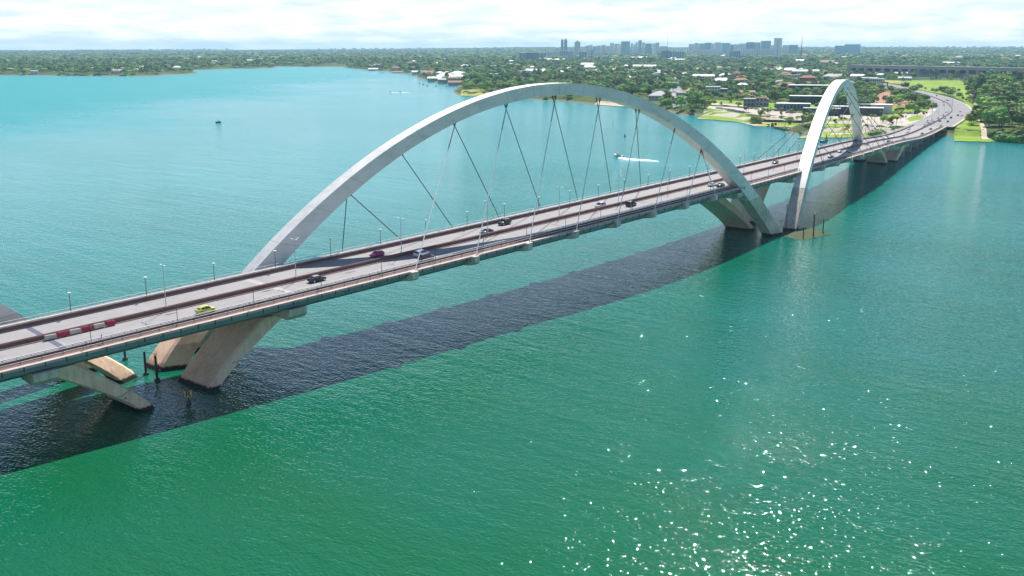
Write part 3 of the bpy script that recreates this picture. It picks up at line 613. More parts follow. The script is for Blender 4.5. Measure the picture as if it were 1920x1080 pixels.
# ================================================================== PEOPLE
def person(loc, rz, label, shirt, trousers, hair=(.02, .015, .01), stride=.16, name='person'):
    t = thing(name, label, 'person', loc, rz)
    J = dict(pel=(0, 0, .95, .15), belly=(0, 0, 1.1, .135), chest=(.01, 0, 1.32, .16), neck=(.01, 0, 1.49, .06), head=(.03, 0, 1.66, .105), crown=(.02, 0, 1.75, .08))
    for sg, n in ((-1, 'r'), (1, 'l')):
        J['hip'+n] = (0, sg*.1, .9, .10); J['kne'+n] = (sg*stride*.6+.03, sg*.1, .5, .065); J['ank'+n] = (sg*stride-.03, sg*.1, .09, .042); J['toe'+n] = (sg*stride+.15, sg*.11, .035, .035)
        J['sho'+n] = (0, sg*.19, 1.42, .065); J['elb'+n] = (-sg*.08-.03, sg*.24, 1.14, .045); J['wri'+n] = (-sg*.16+.06, sg*.25, .9, .034); J['han'+n] = (-sg*.18+.09, sg*.25, .81, .038)
    E_ = [('pel', 'belly'), ('belly', 'chest'), ('chest', 'neck'), ('neck', 'head'), ('head', 'crown')]
    for n in 'rl': E_ += [('pel', 'hip'+n), ('hip'+n, 'kne'+n), ('kne'+n, 'ank'+n), ('ank'+n, 'toe'+n), ('chest', 'sho'+n), ('sho'+n, 'elb'+n), ('elb'+n, 'wri'+n), ('wri'+n, 'han'+n)]
    ks = list(J); me = bpy.data.meshes.new('body'); me.from_pydata([J[k][:3] for k in ks], [(ks.index(a), ks.index(b)) for a, b in E_], [])
    o = link('body', me, t); md = o.modifiers.new('skin', 'SKIN'); o.modifiers.new('sub', 'SUBSURF').levels = 1; o.modifiers['sub'].render_levels = 1
    for i, k in enumerate(ks): me.skin_vertices[0].data[i].radius = (J[k][3], J[k][3]); me.skin_vertices[0].data[i].use_root = (k == 'pel')
    dg = bpy.context.evaluated_depsgraph_get(); m2 = bpy.data.meshes.new_from_object(o.evaluated_get(dg)); o.modifiers.clear(); o.data = m2; m2.name = 'body'
    m2.materials.clear()
    for m_ in (M['skin'], mat('shirt', shirt, .9), mat('trousers', trousers, .9), M['black']): m2.materials.append(m_)
    for p in m2.polygons:
        c = p.center; p.use_smooth = True
        p.material_index = 0 if c.z > 1.47 or (abs(c.y) > .2 and c.z < 1.12) else (1 if c.z > .93 else (2 if c.z > .08 else 3))
    h = MB(); h.ico((.0, 0, 1.72), (.12, .11, .09), 2); h.build('hair', mat('hair', hair, .8), t, True)
    f = MB(); f.ico((.135, 0, 1.655), (.03, .018, .03), 1); f.build('nose', M['skin'], t, True)
    return t
s_ = s_of_x(-149.8); person(on(s_, -12.0, .16), head(s_), 'person in a white shirt walking on the near footway by a lamp pole', (.75, .74, .72), (.05, .05, .07))
# ================================================================== STREET FURNITURE
def far_lamp():
    t = thing('street_lamp', 'dark lamp pole with white disc head on the far footway', 'street lamp', (0, 0, 0), 0, 'lamp poles along the far footway')
    m = MB(); m.tube((0, 0, 0), (0, 0, 4.6), .085, .06); m.build('pole', M['pole_dark'], t)
    m = MB(); m.tube((0, 0, 0), (0, 0, .25), .16); m.build('base', M['pole_dark'], t)
    m = MB(); m.tube((0, 0, 4.6), (0, 0, 4.7), .18, .38, n=16); m.tube((0, 0, 4.7), (0, 0, 4.8), .38, .32, n=16); m.build('lamp_head', M['white'], t); return t
def near_lamp():
    t = thing('street_lamp', 'dark slim lamp pole with a short bracket on the near footway', 'street lamp', (0, 0, 0), 0, 'slim poles along the near footway')
    m = MB(); m.tube((0, 0, 0), (0, 0, 4.2), .075, .05); m.build('pole', M['pole_dark'], t)
    m = MB(); m.tube((0, 0, 0), (0, 0, .25), .14); m.build('base', M['pole_dark'], t)
    m = MB(); m.tube((0, 0, 3.5), (.45, 0, 3.6), .04); m.box((.5, 0, 3.58), (.3, .16, .1)); m.build('lamp_head', M['pole_dark'], t); return t
def mast():
    t = thing('lighting_mast', 'tall pale lighting mast standing on the median barrier', 'lighting mast', (0, 0, 0), 0, 'tall masts along the median')
    m = MB(); m.tube((0, 0, 0), (0, 0, 9.6), .11, .06, n=8); m.build('pole', M['pole_white'], t)
    m = MB(); m.box((0, 0, .45), (.5, .4, .9)); m.build('base', M['pole_white'], t)
    m = MB(); m.tube((0, -.8, 9.55), (0, .8, 9.55), .05); 
    for sg in (-1, 1): m.box((0, sg*.9, 9.55), (.28, .6, .12))
    m.build('lamp_head', M['white'], t); return t
fl = far_lamp(); first = True
def put(proto, used, pos, h):
    if not used: proto.location = pos; proto.rotation_euler = (0, 0, h); return proto
    return dup(proto, pos, h)
k = 0
for x in [-146.3+16.2*i for i in range(36)]:
    if x > 425: break
    s = s_of_x(x); put(fl, k, on(s, 12.2, .16), head(s)); k += 1
nl = near_lamp(); k = 0
for x in [-168.3+16.7*i for i in range(36)]:
    if x > 425: break
    s = s_of_x(x); put(nl, k, on(s, -11.7, .16), head(s)-PI/2); k += 1
ms = mast(); k = 0
for x in [-131.6+31.4*i for i in range(18)]:
    s = s_of_x(x); put(ms, k, on(s, 0, .2), head(s)); k += 1
for i in range(9):
    s = S_AB+20+i*48; put(ms, 1, on(s, 0, .18), head(s))['label'] = 'tall lighting mast on the median of the shore road bend'
for o in list(COL.objects):
    if o.get('label') == 'tall lighting mast on the median of the shore road bend': o['group'] = 'masts along the shore road'; o.scale = (1.2, 1.2, 1.7)
for i in range(6):      # red and white barrier blocks along the median
    s = s_of_x(-155.2+i*2.3); col = ['cream_bar', 'red', 'cream_bar', 'red', 'cream_bar', 'red'][i]
    lab = ['dirty cream barrier block at the left end of the short median row', 'red barrier block, second from the left in the short median row', 'dirty cream barrier block between two red ones, nearest the left', 'red barrier block between two cream ones, fourth from the left', 'dirty cream barrier block, fifth from the left in the row', 'red barrier block at the right end of the short median row'][i]
    t = thing('traffic_barrier', lab, 'barrier', on(s, -1.28, .19), head(s), 'red and cream blocks along the median')
    L_ = 2.1 if i < 5 else 1.7
    m = MB(); m.loft([[(x, -.32, 0), (x, -.32, .25), (x, -.14, .78), (x, .14, .78), (x, .32, .25), (x, .32, 0)] for x in (-L_/2, L_/2)]); m.build('barrier_body', M[col], t)
    m = MB(); m.box((0, 0, .795), (L_*.96, .24, .03)); m.build('cap', M['rail_white'] if col != 'red' else M['red'], t)
# sign in the water
q = at(354, 757, 0); t = thing('water_sign', 'yellow square board with a black R standing in the water before the pier', 'sign', (q[0], q[1], 0), math.atan2(CY-q[1], CX-q[0])-.05)
m = MB(); m.tube((0, 0, -2), (0, 0, 1.9), .13); m.build('post', M['pile'], t); m = MB(); m.box((-.05, 0, .25), (1.0, 1.0, .9), top=.8); m.build('float_base', M['pole_dark'], t)
m = MB(); m.box((.16, 0, 2.1), (.08, 1.85, 1.7)); bo = m.build('board', M['sign_yellow'], t)
m = MB()
for c, d in (((.205, 0, 2.9), (.02, 1.85, .10)), ((.205, 0, 1.3), (.02, 1.85, .10)), ((.205, .875, 2.1), (.02, .10, 1.5)), ((.205, -.875, 2.1), (.02, .10, 1.5))): m.box(c, d)
m.build('border', M['pole_dark'], bo)
tc_ = bpy.data.curves.new('letter', 'FONT'); tc_.body = 'R'; tc_.size = 1.75; tc_.extrude = .012; tc_.offset = .035; tc_.align_x = 'CENTER'; tc_.align_y = 'CENTER'
to = bpy.data.objects.new('letter', tc_); COL.objects.link(to); bpy.context.view_layer.update(); lm = bpy.data.meshes.new_from_object(to.evaluated_get(bpy.context.evaluated_depsgraph_get())); bpy.data.objects.remove(to)
lm.materials.clear(); lm.materials.append(M['pole_dark']); lo = link('letter', lm, bo, (.222, 0, 2.1)); lo.rotation_euler = (PI/2, 0, PI/2)
# mooring piles with perched birds
egret_white = mat('white_plumage', (.8, .79, .76), .9); beak_m = mat('yellow_beak', (.5, .3, .04), .5)
def egret(loc, rz, label, group):
    t = thing('white_bird', label, 'bird', loc, rz, group)
    me = MB(); b = []
    for x, z, r in ((-.34, .30, .02), (-.2, .36, .10), (0, .42, .15), (.14, .48, .12), (.2, .6, .055), (.16, .74, .04), (.2, .88, .045), (.27, .92, .055), (.33, .92, .03)):
        b.append([(x+math.sin(a)*r*.35*(1 if x > .1 else .2), math.cos(a)*r, z+math.sin(a)*r) for a in np.linspace(0, 2*PI, 9)[:-1]])
    me.loft(b); me.build('body', egret_white, t, True)
    m = MB(); m.tube((.33, 0, .92), (.5, 0, .90), .022, .004, n=6); m.build('beak', beak_m, t)
    for sg in (-1, 1): m = MB(); m.tube((0, sg*.05, .32), (.02, sg*.05, 0), .015, n=5); m.tube((.02, sg*.05, .01), (.1, sg*.06, .01), .012, n=4); m.build('leg', M['black'], t)
    return t
def pile(u, v, h, label, lean=0., r=.28, cat='pile', base=True):
    q = at(u, v, 0); t = thing('mooring_pile', label, cat, (q[0], q[1], 0), random.uniform(0, 3))
    m = MB(); m.tube((0, 0, -2), (lean, 0, h), r, r*.9, n=10); m.build('post', M['pile'], t)
    m = MB(); m.tube((lean, 0, h), (lean, 0, h+.08), r*1.12, n=10); m.build('cap', M['pole_dark'], t)
    if base: m = MB(); m.tube((0, 0, -.3), (0, 0, .45), r*2.3, r*2.1, n=10); m.build('float_collar', M['pole_dark'], t)
    return Vector((q[0], q[1], h+.08))
pile(274, 702, 5.2, 'tall bare dark pile between the splayed legs of the near pier')
b0 = pile(295, 713, 5.4, 'tall dark pile topped by white birds between the near pier legs')
egret(b0+Vector((-.15, .12, 0)), 2.6, 'white bird perched on the tall pile, left one', 'birds on the tall pile'); egret(b0+Vector((.16, -.1, 0)), .3, 'white bird perched on the tall pile, right one', 'birds on the tall pile')
pile(235, 674, 3.5, 'short dark pile half hidden under the deck edge, left one'); pile(316, 653, 3.5, 'short dark pile half hidden under the deck edge, right one')
b1 = pile(298, 697, 1.6, 'low pile with a white bird at the foot of the far leg', r=.2); egret(b1, 1.2, 'white bird on the low pile at the foot of the far leg', None)
pile(1475, 434, 10.5, 'slim tall pile beside the foot of the distant arch', .5, .14, base=False); pile(1506, 447, 4.4, 'short pile on the flooded apron, nearest the camera', .1, .2, base=False)
b2 = pile(1525, 443, 8.3, 'tallest pile at the right side of the flooded apron', .15, .26, base=False); egret(b2, 3, 'white bird on top of the pile by the flooded apron', None)
pile(1543, 436, 5.2, 'pile farthest right beyond the flooded apron', .1, .2)
# flooded apron slabs round the piers
M['apron'] = stained('algae_covered_slab', (.065, .085, .03), (.03, .06, .025), .95, False, .7, (.3, .3, .3))
def slab(poly, label):
    t = thing('flooded_apron', label, 'apron', (0, 0, 0)); m = MB(); m.prism(poly, -1.0, .03); m.build('slab', M['apron'], t)
slab([tuple(at(u, v, 0)[:2]) for u, v in ((1462, 441), (1505, 451), (1560, 438), (1520, 428), (1480, 430))], 'olive green apron just awash between the arch feet')
# gulls in flight
def gull(u, v, z, rz, label, span=1.3):
    q = at(u, v, z); t = thing('flying_bird', label, 'bird', q, rz, 'white birds flying over the water')
    me = MB(); me.loft([[(x, math.cos(a)*r, math.sin(a)*r) for a in np.linspace(0, 2*PI, 7)[:-1]] for x, r in ((-.4, .02), (-.25, .06), (0, .10), (.2, .08), (.3, .06), (.42, .012))]); me.build('body', egret_white, t, True)
    for sg in (-1, 1):
        w_ = MB(); secs = []
        for f_, z_, c in ((.05, .02, .26), (.5, .20, .24), (1., .10, .05)):
            y = sg*f_*span/2; x = -.06*f_; secs.append([(x+c*.5, y, z_), (x, y, z_+.025), (x-c*.5, y, z_), (x, y, z_-.015)])
        w_.loft(secs); w_.build('wing', egret_white, t, True)
gull(559, 447, 26, .5, 'white bird gliding before the left limb of the main arch'); gull(763, 401, 22, 2.5, 'white bird flying left of the first white cable'); gull(919, 370, 24, 1.2, 'bird flying just beside the second white cable', 1.5)
gull(1047, 346, 20, 2.9, 'white bird flying low between the cables near mid span'); gull(1154, 326, 22, .2, 'white bird flying by the cable below the speedboat'); gull(1290, 333, 22, 1., 'white bird flying at the right end of the cables')
# ================================================================== BOATS
def hull(mb, L, B, H, bow=.9):
    secs = []
    for f in np.linspace(0, 1, 9):
        x = -L/2+L*f; w = B/2*(1-max(0, (f-.5)/.5)**2.2*.97); zk = -.25+.4*max(0, f-.6); h = H*(1+.25*f)
        secs.append([(x, -w, h), (x, -w*.85, .1*H), (x, 0, zk), (x, w*.85, .1*H), (x, w, h), (x, w*.6, h-.02), (x, -w*.6, h-.02)])
    mb.loft(secs); return mb
def motorboat(q, rz, label, L=7.5, B=2.5, dark=False, tilt=0., group=None, name='motorboat', canopy=True):
    t = thing(name, label, 'boat', (q[0], q[1], .12), rz, group); t.rotation_euler = (0, -tilt, rz)
    hull(MB(), L, B, .95).build('hull', M['white'] if not dark else M['pole_dark'], t, True)
    m = MB(); m.box((-.05*L, 0, 1.05), (L*.42, B*.62, .25)); m.build('cockpit', M['black'] if not dark else M['white'], t)
    m = MB(); m.box((L*.12, 0, 1.35), (.9, B*.6, .55), top=.6); m.build('windscreen', M['glass'], t)
    if canopy:
        m = MB(); m.box((-.08*L, 0, 2.35), (L*.34, B*.75, .1)); m.build('canopy', M['black'], t)
        for x in (-.2, .06):
            for sg in (-1, 1): m = MB(); m.tube((x*L, sg*B*.33, 1.0), (x*L, sg*B*.33, 2.3), .05); m.build('canopy_post', M['chrome'], t)
    m = MB(); m.box((-L/2-.15, 0, .75), (.5, .5, .9)); m.build('outboard', M['black'], t); return t
def dirv(u0, v0, u1, v1):
    a = at(u0, v0, 0); b = at(u1, v1, 0); return math.atan2(b[1]-a[1], b[0]-a[0])
def wake(pts, label):     # foam lying on the water: ragged low ridge strip through pixel points with widths
    P = [at(u, v, 0) for u, v, w_ in pts]; W_ = [w_ for *_, w_ in pts]; mb = MB(); n = 60; rows = []
    for k in range(n):
        f = k/(n-1)*(len(P)-1); i = min(int(f), len(P)-2); t_ = f-i; c = P[i]+(P[i+1]-P[i])*t_; w_ = W_[i]+(W_[i+1]-W_[i])*t_; d = (P[i+1]-P[i])[:2]; d /= np.linalg.norm(d); nn = np.array([-d[1], d[0]])
        row = []
        for j in range(9):
            o = (j/8-.5)*w_*(1+.35*noise.noise(Vector((c[0]*.6, c[1]*.6, j)))); edge = 1-abs(j/8-.5)*2
            row.append((c[0]+nn[0]*o, c[1]+nn[1]*o, .01+edge*(.10+.22*abs(noise.noise(Vector((c[0]*.9+nn[0]*o, c[1]*.9+nn[1]*o, 3)))))*(1-.8*k/n)))
        rows.append(row)
    mb.loft(rows, closed=False); props(mb.build('boat_wake', M['foam'], None, True), label, 'wake', kind='stuff')
h = dirv(1215, 299, 1157, 293); motorboat(at(1159, 294, 0), h, 'white speedboat with dark canopy racing left under the main arch', 8., 2.7, tilt=.10)
wake([(1163, 295.5, 4.5), (1178, 298.5, 7.5), (1195, 299.5, 8.5), (1212, 300.4, 7), (1224, 301.4, 4), (1236, 302.4, 1)], 'white foam wake trailing behind the racing speedboat')
motorboat(at(410, 230, 0), dirv(395, 230, 412, 230.6)+1.1, 'small dark boat with a canopy alone on the open lake at left', 5., 3., True)
for i, (u, v) in enumerate(((732, 173), (751, 173))):
    motorboat(at(u, v, 0), dirv(u, v, u-14, v-1), ['small far speedboat throwing spray, left of the racing pair', 'small far speedboat throwing spray, right of the racing pair'][i], 6, 2.2, canopy=False)
    wake([(u, v+.2, 6), (u+7, v+.6, 5), (u+16, v+1.1, 2), (u+24, v+1.6, .4)], ['short foam wake behind the left far speedboat', 'short foam wake behind the right far speedboat'][i])
for u, v, lab, L in ((787, 157, 'long white boat moored first in line off the far shore', 14), (794, 159, 'white boat moored second in line off the far shore', 12), (802, 161, 'white boat moored third in line off the far shore', 12), (818, 161.5, 'white boat moored alone right of the moored line', 11), (837, 163, 'small grey boat moored nearest the wooded point', 6), (670, 141, 'tiny boat far out near the hazy shore', 8)):
    motorboat(at(u, v, 0), dirv(780, 154, 805, 161)+random.uniform(-.1, .1), lab, L, 3.2, False, canopy=L > 7)
motorboat(at(1406, 228.5, 0), dirv(1402, 228, 1412, 229), 'white and teal tour boat tied up by the lawn', 12, 4)
for i, (u, v) in enumerate(((1390, 220.5), (1395, 221.5), (1399, 220.8))): motorboat(at(u, v, 0), dirv(1390, 220, 1398, 222)+.8, ['left white dinghy drawn up along the lawn edge', 'middle white dinghy drawn up along the lawn edge', 'right white dinghy drawn up along the lawn edge'][i], 5, 2, canopy=False)
for u, v, lab in ((1544, 267, 'small boat with a dark hull beside the distant arch, left of the buoy'), (1520, 272, 'small white boat passing left of the distant arch')): motorboat(at(u, v, 0), dirv(u, v, u+8, v), lab, 5, 2, 'dark' in lab, canopy=False)
def buoy(u, v, lab, s=1.):
    q = at(u, v, 0); t = thing('buoy', lab, 'buoy', (q[0], q[1], 0)); t.scale = (s, s, s)
    m = MB(); m.tube((0, 0, -.3), (0, 0, .5), .9, .85, n=14); m.build('float', M['pole_dark'], t); m = MB(); m.tube((0, 0, .5), (0, 0, 2.3), .45, .12, n=8); m.build('tower', M['pole_dark'], t); m = MB(); m.ico((0, 0, 2.45), .22, 1); m.build('top_mark', M['pole_dark'], t)
buoy(1171.5, 256, 'dark buoy on open water above the speedboat'); buoy(1066, 230, 'small dark buoy seen through the arch, left of the other', .5); buoy(1149, 229, 'small pale marker seen through the arch near the cables', .5); buoy(1331, 222, 'dark buoy off the parking lawn', .6); buoy(1549, 264, 'tall dark buoy right against the distant arch limb', 1.8)

def graffiti(c, ux, uz, pts, name='graffiti'):
    for st in pts:
        m = MB()
        for (a, b), (d, e) in zip(st[:-1], st[1:]):
            p = Vector(c)+Vector(ux)*a+Vector(uz)*b; q_ = Vector(c)+Vector(ux)*d+Vector(uz)*e; m.tube(p, q_, .05, n=4)
        m.build(name, M['scrawl'], BR)
M['scrawl'] = mat('blue_spray_paint', (.04, .09, .20), .8)
graffiti((-147.5, -3.235, 4.4), (1, 0, 0), (0, 0, 1), [[(-1.1, .2), (-.6, .0), (0, .1), (.5, .45), (1.1, .5), (1.5, .8)], [(.2, -.7), (.5, -.3), (.8, -.7), (.2, -.7)]])
graffiti((-121.6, -3.235, 4.6), (1, 0, 0), (0, 0, 1), [[(-1.2, .1), (-.7, .5), (-.2, .1), (.4, .6), (.9, .2)], [(0, -.5), (.3, -.1), (.6, -.5), (.3, -.8), (0, -.5)]])
# ================================================================== LAND SHEETS
def gz(x, y): return float(ground(np.array([x]), np.array([y]))[0])
EXCL = []      # plan polygons kept free of woodland
def sheet(name, m, px_poly, lift=.06, z=5., excl=True, sub=10.):
    poly = [tuple(at(u, v, z)[:2]) for u, v in px_poly]
    if excl: EXCL.append(poly)
    bm = bmesh.new(); vs_ = [bm.verts.new((x, y, 0)) for x, y in poly]; f = bm.faces.new(vs_); bmesh.ops.triangulate(bm, faces=[f])
    for _ in range(6):
        es = [e for e in bm.edges if e.calc_length() > sub*1.6]
        if not es or len(bm.verts) > 6000: break
        bmesh.ops.subdivide_edges(bm, edges=es, cuts=1, use_grid_fill=False); bmesh.ops.triangulate(bm, faces=list(bm.faces))
    X = np.array([v.co.x for v in bm.verts]); Y = np.array([v.co.y for v in bm.verts]); Z = ground(X, Y)
    for v, zz in zip(bm.verts, Z): v.co.z = max(zz, .25)+lift
    bmesh.ops.recalc_face_normals(bm, faces=bm.faces)
    me = bpy.data.meshes.new(name); bm.to_mesh(me); bm.free(); me.materials.append(m); return props(link(name, me), kind='structure')
sheet('paved_shore', M['paved'], [(1308, 213.5), (1330, 199), (1400, 202), (1440, 203), (1470, 208), (1510, 214), (1600, 214), (1640, 220), (1690, 214), (1742, 208), (1757, 214), (1747, 224), (1700, 237), (1672, 244), (1620, 246.5), (1540, 244), (1525, 229.3), (1445, 227.3), (1417, 226.5), (1386, 219.5), (1350, 216)], .08)
for pl in ([(1306, 212), (1330, 203.5), (1395, 211), (1414, 217), (1412, 222), (1386, 219), (1350, 216.5)], [(1325, 197), (1330, 187), (1400, 190), (1400, 199.5)], [(1425, 201), (1432, 194), (1470, 190), (1496, 196), (1490, 202), (1460, 207)],
           [(1500, 204), (1520, 196), (1545, 199), (1530, 208)], [(1440, 224), (1450, 221), (1600, 222), (1600, 226), (1530, 228)], [(1540, 232), (1600, 232), (1600, 246), (1548, 245)],
           [(1648, 223), (1668, 214.5), (1688, 212.5), (1686, 221), (1666, 228)], [(1700, 223), (1712, 217), (1733, 216.5), (1730, 224), (1706, 227.5)], [(1697, 236), (1720, 228), (1756, 218), (1752, 224), (1712, 236)], [(1612, 240), (1690, 236), (1672, 245), (1614, 246.5)],
           [(1664, 199), (1736, 198.5), (1741, 208), (1700, 211), (1666, 208)]):
    sheet('lawn', M['grass'], pl, .16)
sheet('dry_lawn', M['grass_dry'], [(1415, 226), (1440, 219), (1520, 220), (1525, 229), (1445, 227)], .12)
sheet('dry_lawn', M['grass_dry'], [(1525, 246.8), (1500, 248), (1496, 246), (1540, 238), (1600, 239), (1600, 246.5)], .12)
sheet('sand_patch', M['sand'], [(1551, 242), (1575, 236), (1594, 236), (1596, 241)], .2)
sheet('lawn', M['grass'], [(1791, 252.8), (1790, 243), (1793, 233), (1803, 228), (1815, 223), (1826, 214), (1832, 216), (1837, 226), (1841, 238), (1852, 246), (1868, 253.2), (1850, 254.2), (1835, 253.2), (1820, 253.6), (1805, 252.6)], .1)
sheet('lawn', M['grass'], [(1688, 153), (1702, 151), (1800, 151), (1814, 160), (1814, 175), (1826, 196), (1820, 206), (1815, 200), (1806, 189.5), (1789, 181.5), (1767, 176.5), (1742, 171.5), (1717, 167), (1700, 161)], .1)
sheet('lawn', M['grass'], [(1822, 166), (1838, 172), (1846, 206), (1834, 206), (1829, 180)], .1)
sheet('dry_lawn', M['grass_dry'], [(1650, 150), (1690, 151), (1700, 158), (1668, 156)], .1)
sheet('lawn', M['grass'], [(1900, 186), (1925, 182), (1990, 190), (1990, 206), (1915, 203)], .1)
sheet('red_earth_court', M['red_dirt'], [(1628, 198), (1640, 184), (1652, 173), (1668, 172), (1682, 182), (1700, 190), (1736, 194), (1732, 198.5), (1660, 198.5)], .1)
sheet('street', M['paved'], [(1262, 158), (1265, 141), (1269, 141), (1276, 156), (1276, 160)], .1)
sheet('parking_lot', M['road'], [(1243, 181), (1252, 166), (1270, 159), (1283, 171), (1290, 184), (1291, 196), (1262, 199), (1258, 190)], .1)
sheet('dry_lawn', M['grass_dry'], [(1278, 164), (1318, 168), (1316, 178), (1288, 176)], .12)
sheet('footpath', M['sand'], [(1812, 163), (1815, 152), (1819, 152), (1819, 166), (1826, 181), (1834, 204), (1838, 230), (1834, 230), (1830, 206), (1821, 184)], .2)
sheet('footpath', M['sand'], [(1836, 230), (1843, 231), (1855, 250), (1843, 250)], .22)
sheet('street', M['paved'], [(1330, 192), (1335, 196.5), (1400, 200.5), (1400, 198.5)], .2); sheet('street', M['paved'], [(1740, 208), (1752, 190), (1748, 184), (1752, 183), (1758, 192), (1757, 212), (1742, 212)], .16)
sheet('sand_patch', M['sand'], [(1112, 194.5), (1120, 192.5), (1195, 196.5), (1196, 200)], .15, 1.2); sheet('dry_lawn', M['grass_dry'], [(862, 176.5), (866, 171), (905, 171), (925, 177)], .15, 2.5)
sheet('dry_lawn', M['grass_dry'], [(1055, 156), (1110, 151), (1118, 158), (1090, 160)], .15)
sheet('lawn', M['grass'], [(1470, 140), (1500, 138), (1508, 143), (1475, 144)], .15, 8); sheet('lawn', M['grass'], [(1085, 122), (1200, 121), (1210, 127), (1090, 126)], .15, 12)
# quay wall, breakwater rocks
wq = MB(); Pq = [at(u, v, .6) for u, v in ((1417, 228), (1445, 228.4), (1480, 229.5), (1525, 230.5), (1560, 232))]
wq.loft([[(p[0]-.5, p[1]-.5, -1), (p[0]+.5, p[1]+.5, -1), (p[0]+.5, p[1]+.5, 2.6), (p[0]-.5, p[1]-.5, 2.6)] for p in Pq]); t = thing('quay_wall', 'low stone quay wall along the palm promenade', 'wall'); wq.build('wall_face', M['rock'], t)
rk = MB()
for i in range(150):
    f = random.random(); u = 1452+f*48; v = 240.5+f*10.5+random.uniform(-1, .4)*(.3+f); q = at(u, v, 0); rk.ico((q[0], q[1], random.uniform(.0, .6)), random.uniform(.5, 1.5), 1, .3)
for i in range(60):
    f = random.random(); q = at(1632+f*58, 247.2-f*2+random.uniform(-.6, .4), .3); rk.ico((q[0], q[1], .4), random.uniform(.6, 1.6), 1, .3)
for i in range(70):
    f = random.random(); q = at(1792+f*130, 253.8+f*3.2+random.uniform(-.4, .4), .2); rk.ico((q[0], q[1], .3), random.uniform(.4, 1.3), 1, .3)
props(rk.build('shore_rocks', M['rock']), 'dark rocks lining the breakwater and shore edges', 'rocks', kind='stuff')
# ================================================================== TREES
def leaf_mat(name, c, hv=.07, vv=.5):
    m = bpy.data.materials.new(name); m.use_nodes = True; nt = m.node_tree; N = nt.nodes; L = nt.links; b = N['Principled BSDF']; b.inputs['Roughness'].default_value = .75; b.inputs['Specular IOR Level'].default_value = .2
    oi = N.new('ShaderNodeObjectInfo'); tc = N.new('ShaderNodeTexCoord'); n = N.new('ShaderNodeTexNoise'); n.inputs['Scale'].default_value = .9; n.inputs['Detail'].default_value = 5; L.new(tc.outputs['Object'], n.inputs[0])
    h = N.new('ShaderNodeHueSaturation'); h.inputs['Color'].default_value = (*c, 1)
    a = N.new('ShaderNodeMapRange'); a.inputs['To Min'].default_value = .5-hv; a.inputs['To Max'].default_value = .5+hv*.5; L.new(oi.outputs['Random'], a.inputs[0]); L.new(a.outputs[0], h.inputs['Hue'])
    r = N.new('ShaderNodeMapRange'); r.inputs['From Min'].default_value = .3; r.inputs['From Max'].default_value = .7; r.inputs['To Min'].default_value = .65; r.inputs['To Max'].default_value = 1.4; L.new(n.outputs[0], r.inputs[0])
    mr = N.new('ShaderNodeMath'); mr.operation = 'MULTIPLY'; fr_ = N.new('ShaderNodeMath'); fr_.operation = 'MULTIPLY'; fr_.inputs[1].default_value = 7.31; L.new(oi.outputs['Random'], fr_.inputs[0]); fc = N.new('ShaderNodeMath'); fc.operation = 'FRACT'; L.new(fr_.outputs[0], fc.inputs[0])
    r2 = N.new('ShaderNodeMapRange'); r2.inputs['To Min'].default_value = 1-vv; r2.inputs['To Max'].default_value = 1+vv*1.3; L.new(fc.outputs[0], r2.inputs[0]); L.new(r.outputs[0], mr.inputs[0]); L.new(r2.outputs[0], mr.inputs[1]); L.new(mr.outputs[0], h.inputs['Value'])
    L.new(h.outputs[0], b.inputs['Base Color']); return m
LEAF = [leaf_mat('foliage_deep', (.10, .215, .038)), leaf_mat('foliage_mid', (.15, .275, .05)), leaf_mat('foliage_light', (.26, .37, .07))]
def crown_mesh(name, R, H, zc, n, m, seed, flat=1., leaf=.75, dens=1.):
    # crown of unit-ish size in metres: clumps of foliage with gaps, fringed by single leaf sprays
    rs = random.Random(seed); mb = MB(); cl = []
    for i in range(n):
        a = rs.uniform(0, 2*PI); e = rs.uniform(-.55, 1); rr = (rs.random()**.45); x = math.cos(a)*math.sqrt(max(0, 1-e*e))*rr*R*.8; y = math.sin(a)*math.sqrt(max(0, 1-e*e))*rr*R*.8; z = zc+e*H*.5*rr*flat
        r = R*rs.uniform(.22, .38); cl.append((x, y, z, r))
        bm = bmesh.new(); bmesh.ops.create_icosphere(bm, subdivisions=1, radius=1); P = []
        for v in bm.verts:
            k = 1+.42*noise.noise(Vector((v.co*2.2))+Vector((i*3.1+seed, 0, 0)))+rs.uniform(-.16, .16); P.append((x+v.co.x*r*k, y+v.co.y*r*k, z+v.co.z*r*.78*k))
        mb.add(P, [tuple(v.index for v in f.verts) for f in bm.faces]); bm.free()
    for i in range(int(n*24*dens)):
        x, y, z, r = rs.choice(cl); d = Vector((rs.gauss(0, 1), rs.gauss(0, 1), rs.gauss(.2, 1))).normalized(); c = Vector((x, y, z))+d*r*rs.uniform(.9, 1.35); t1 = d.orthogonal().normalized()*leaf*rs.uniform(.5, 1.1); t2 = Vector((rs.gauss(0, 1), rs.gauss(0, 1), rs.gauss(0, 1))).normalized()*leaf*rs.uniform(.5, 1.)
        mb.add([c-t1, c+t2*.6, c+t1, c-t2*.6], [(0, 1, 2, 3)])
    me = bpy.data.meshes.new(name); me.from_pydata(mb.v, [], mb.f); me.materials.append(m); me.update(); return me
def trunk_mesh(H, R, r0, seed, nb=5):
    rs = random.Random(seed); mb = MB(); k = H*.5; mb.tube((0, 0, -.6), (rs.uniform(-.3, .3), rs.uniform(-.3, .3), k), r0, r0*.6, n=7)
    for i in range(nb):
        a = 2*PI*i/nb+rs.uniform(-.4, .4); mb.tube((0, 0, k*.75), (math.cos(a)*R*.55, math.sin(a)*R*.55, H*rs.uniform(.62, .8)), r0*.5, r0*.16, n=5)
    return mb.mesh('trunk', M['bark'])
TREEK = {}
def reg(kind, variants): TREEK[kind] = variants
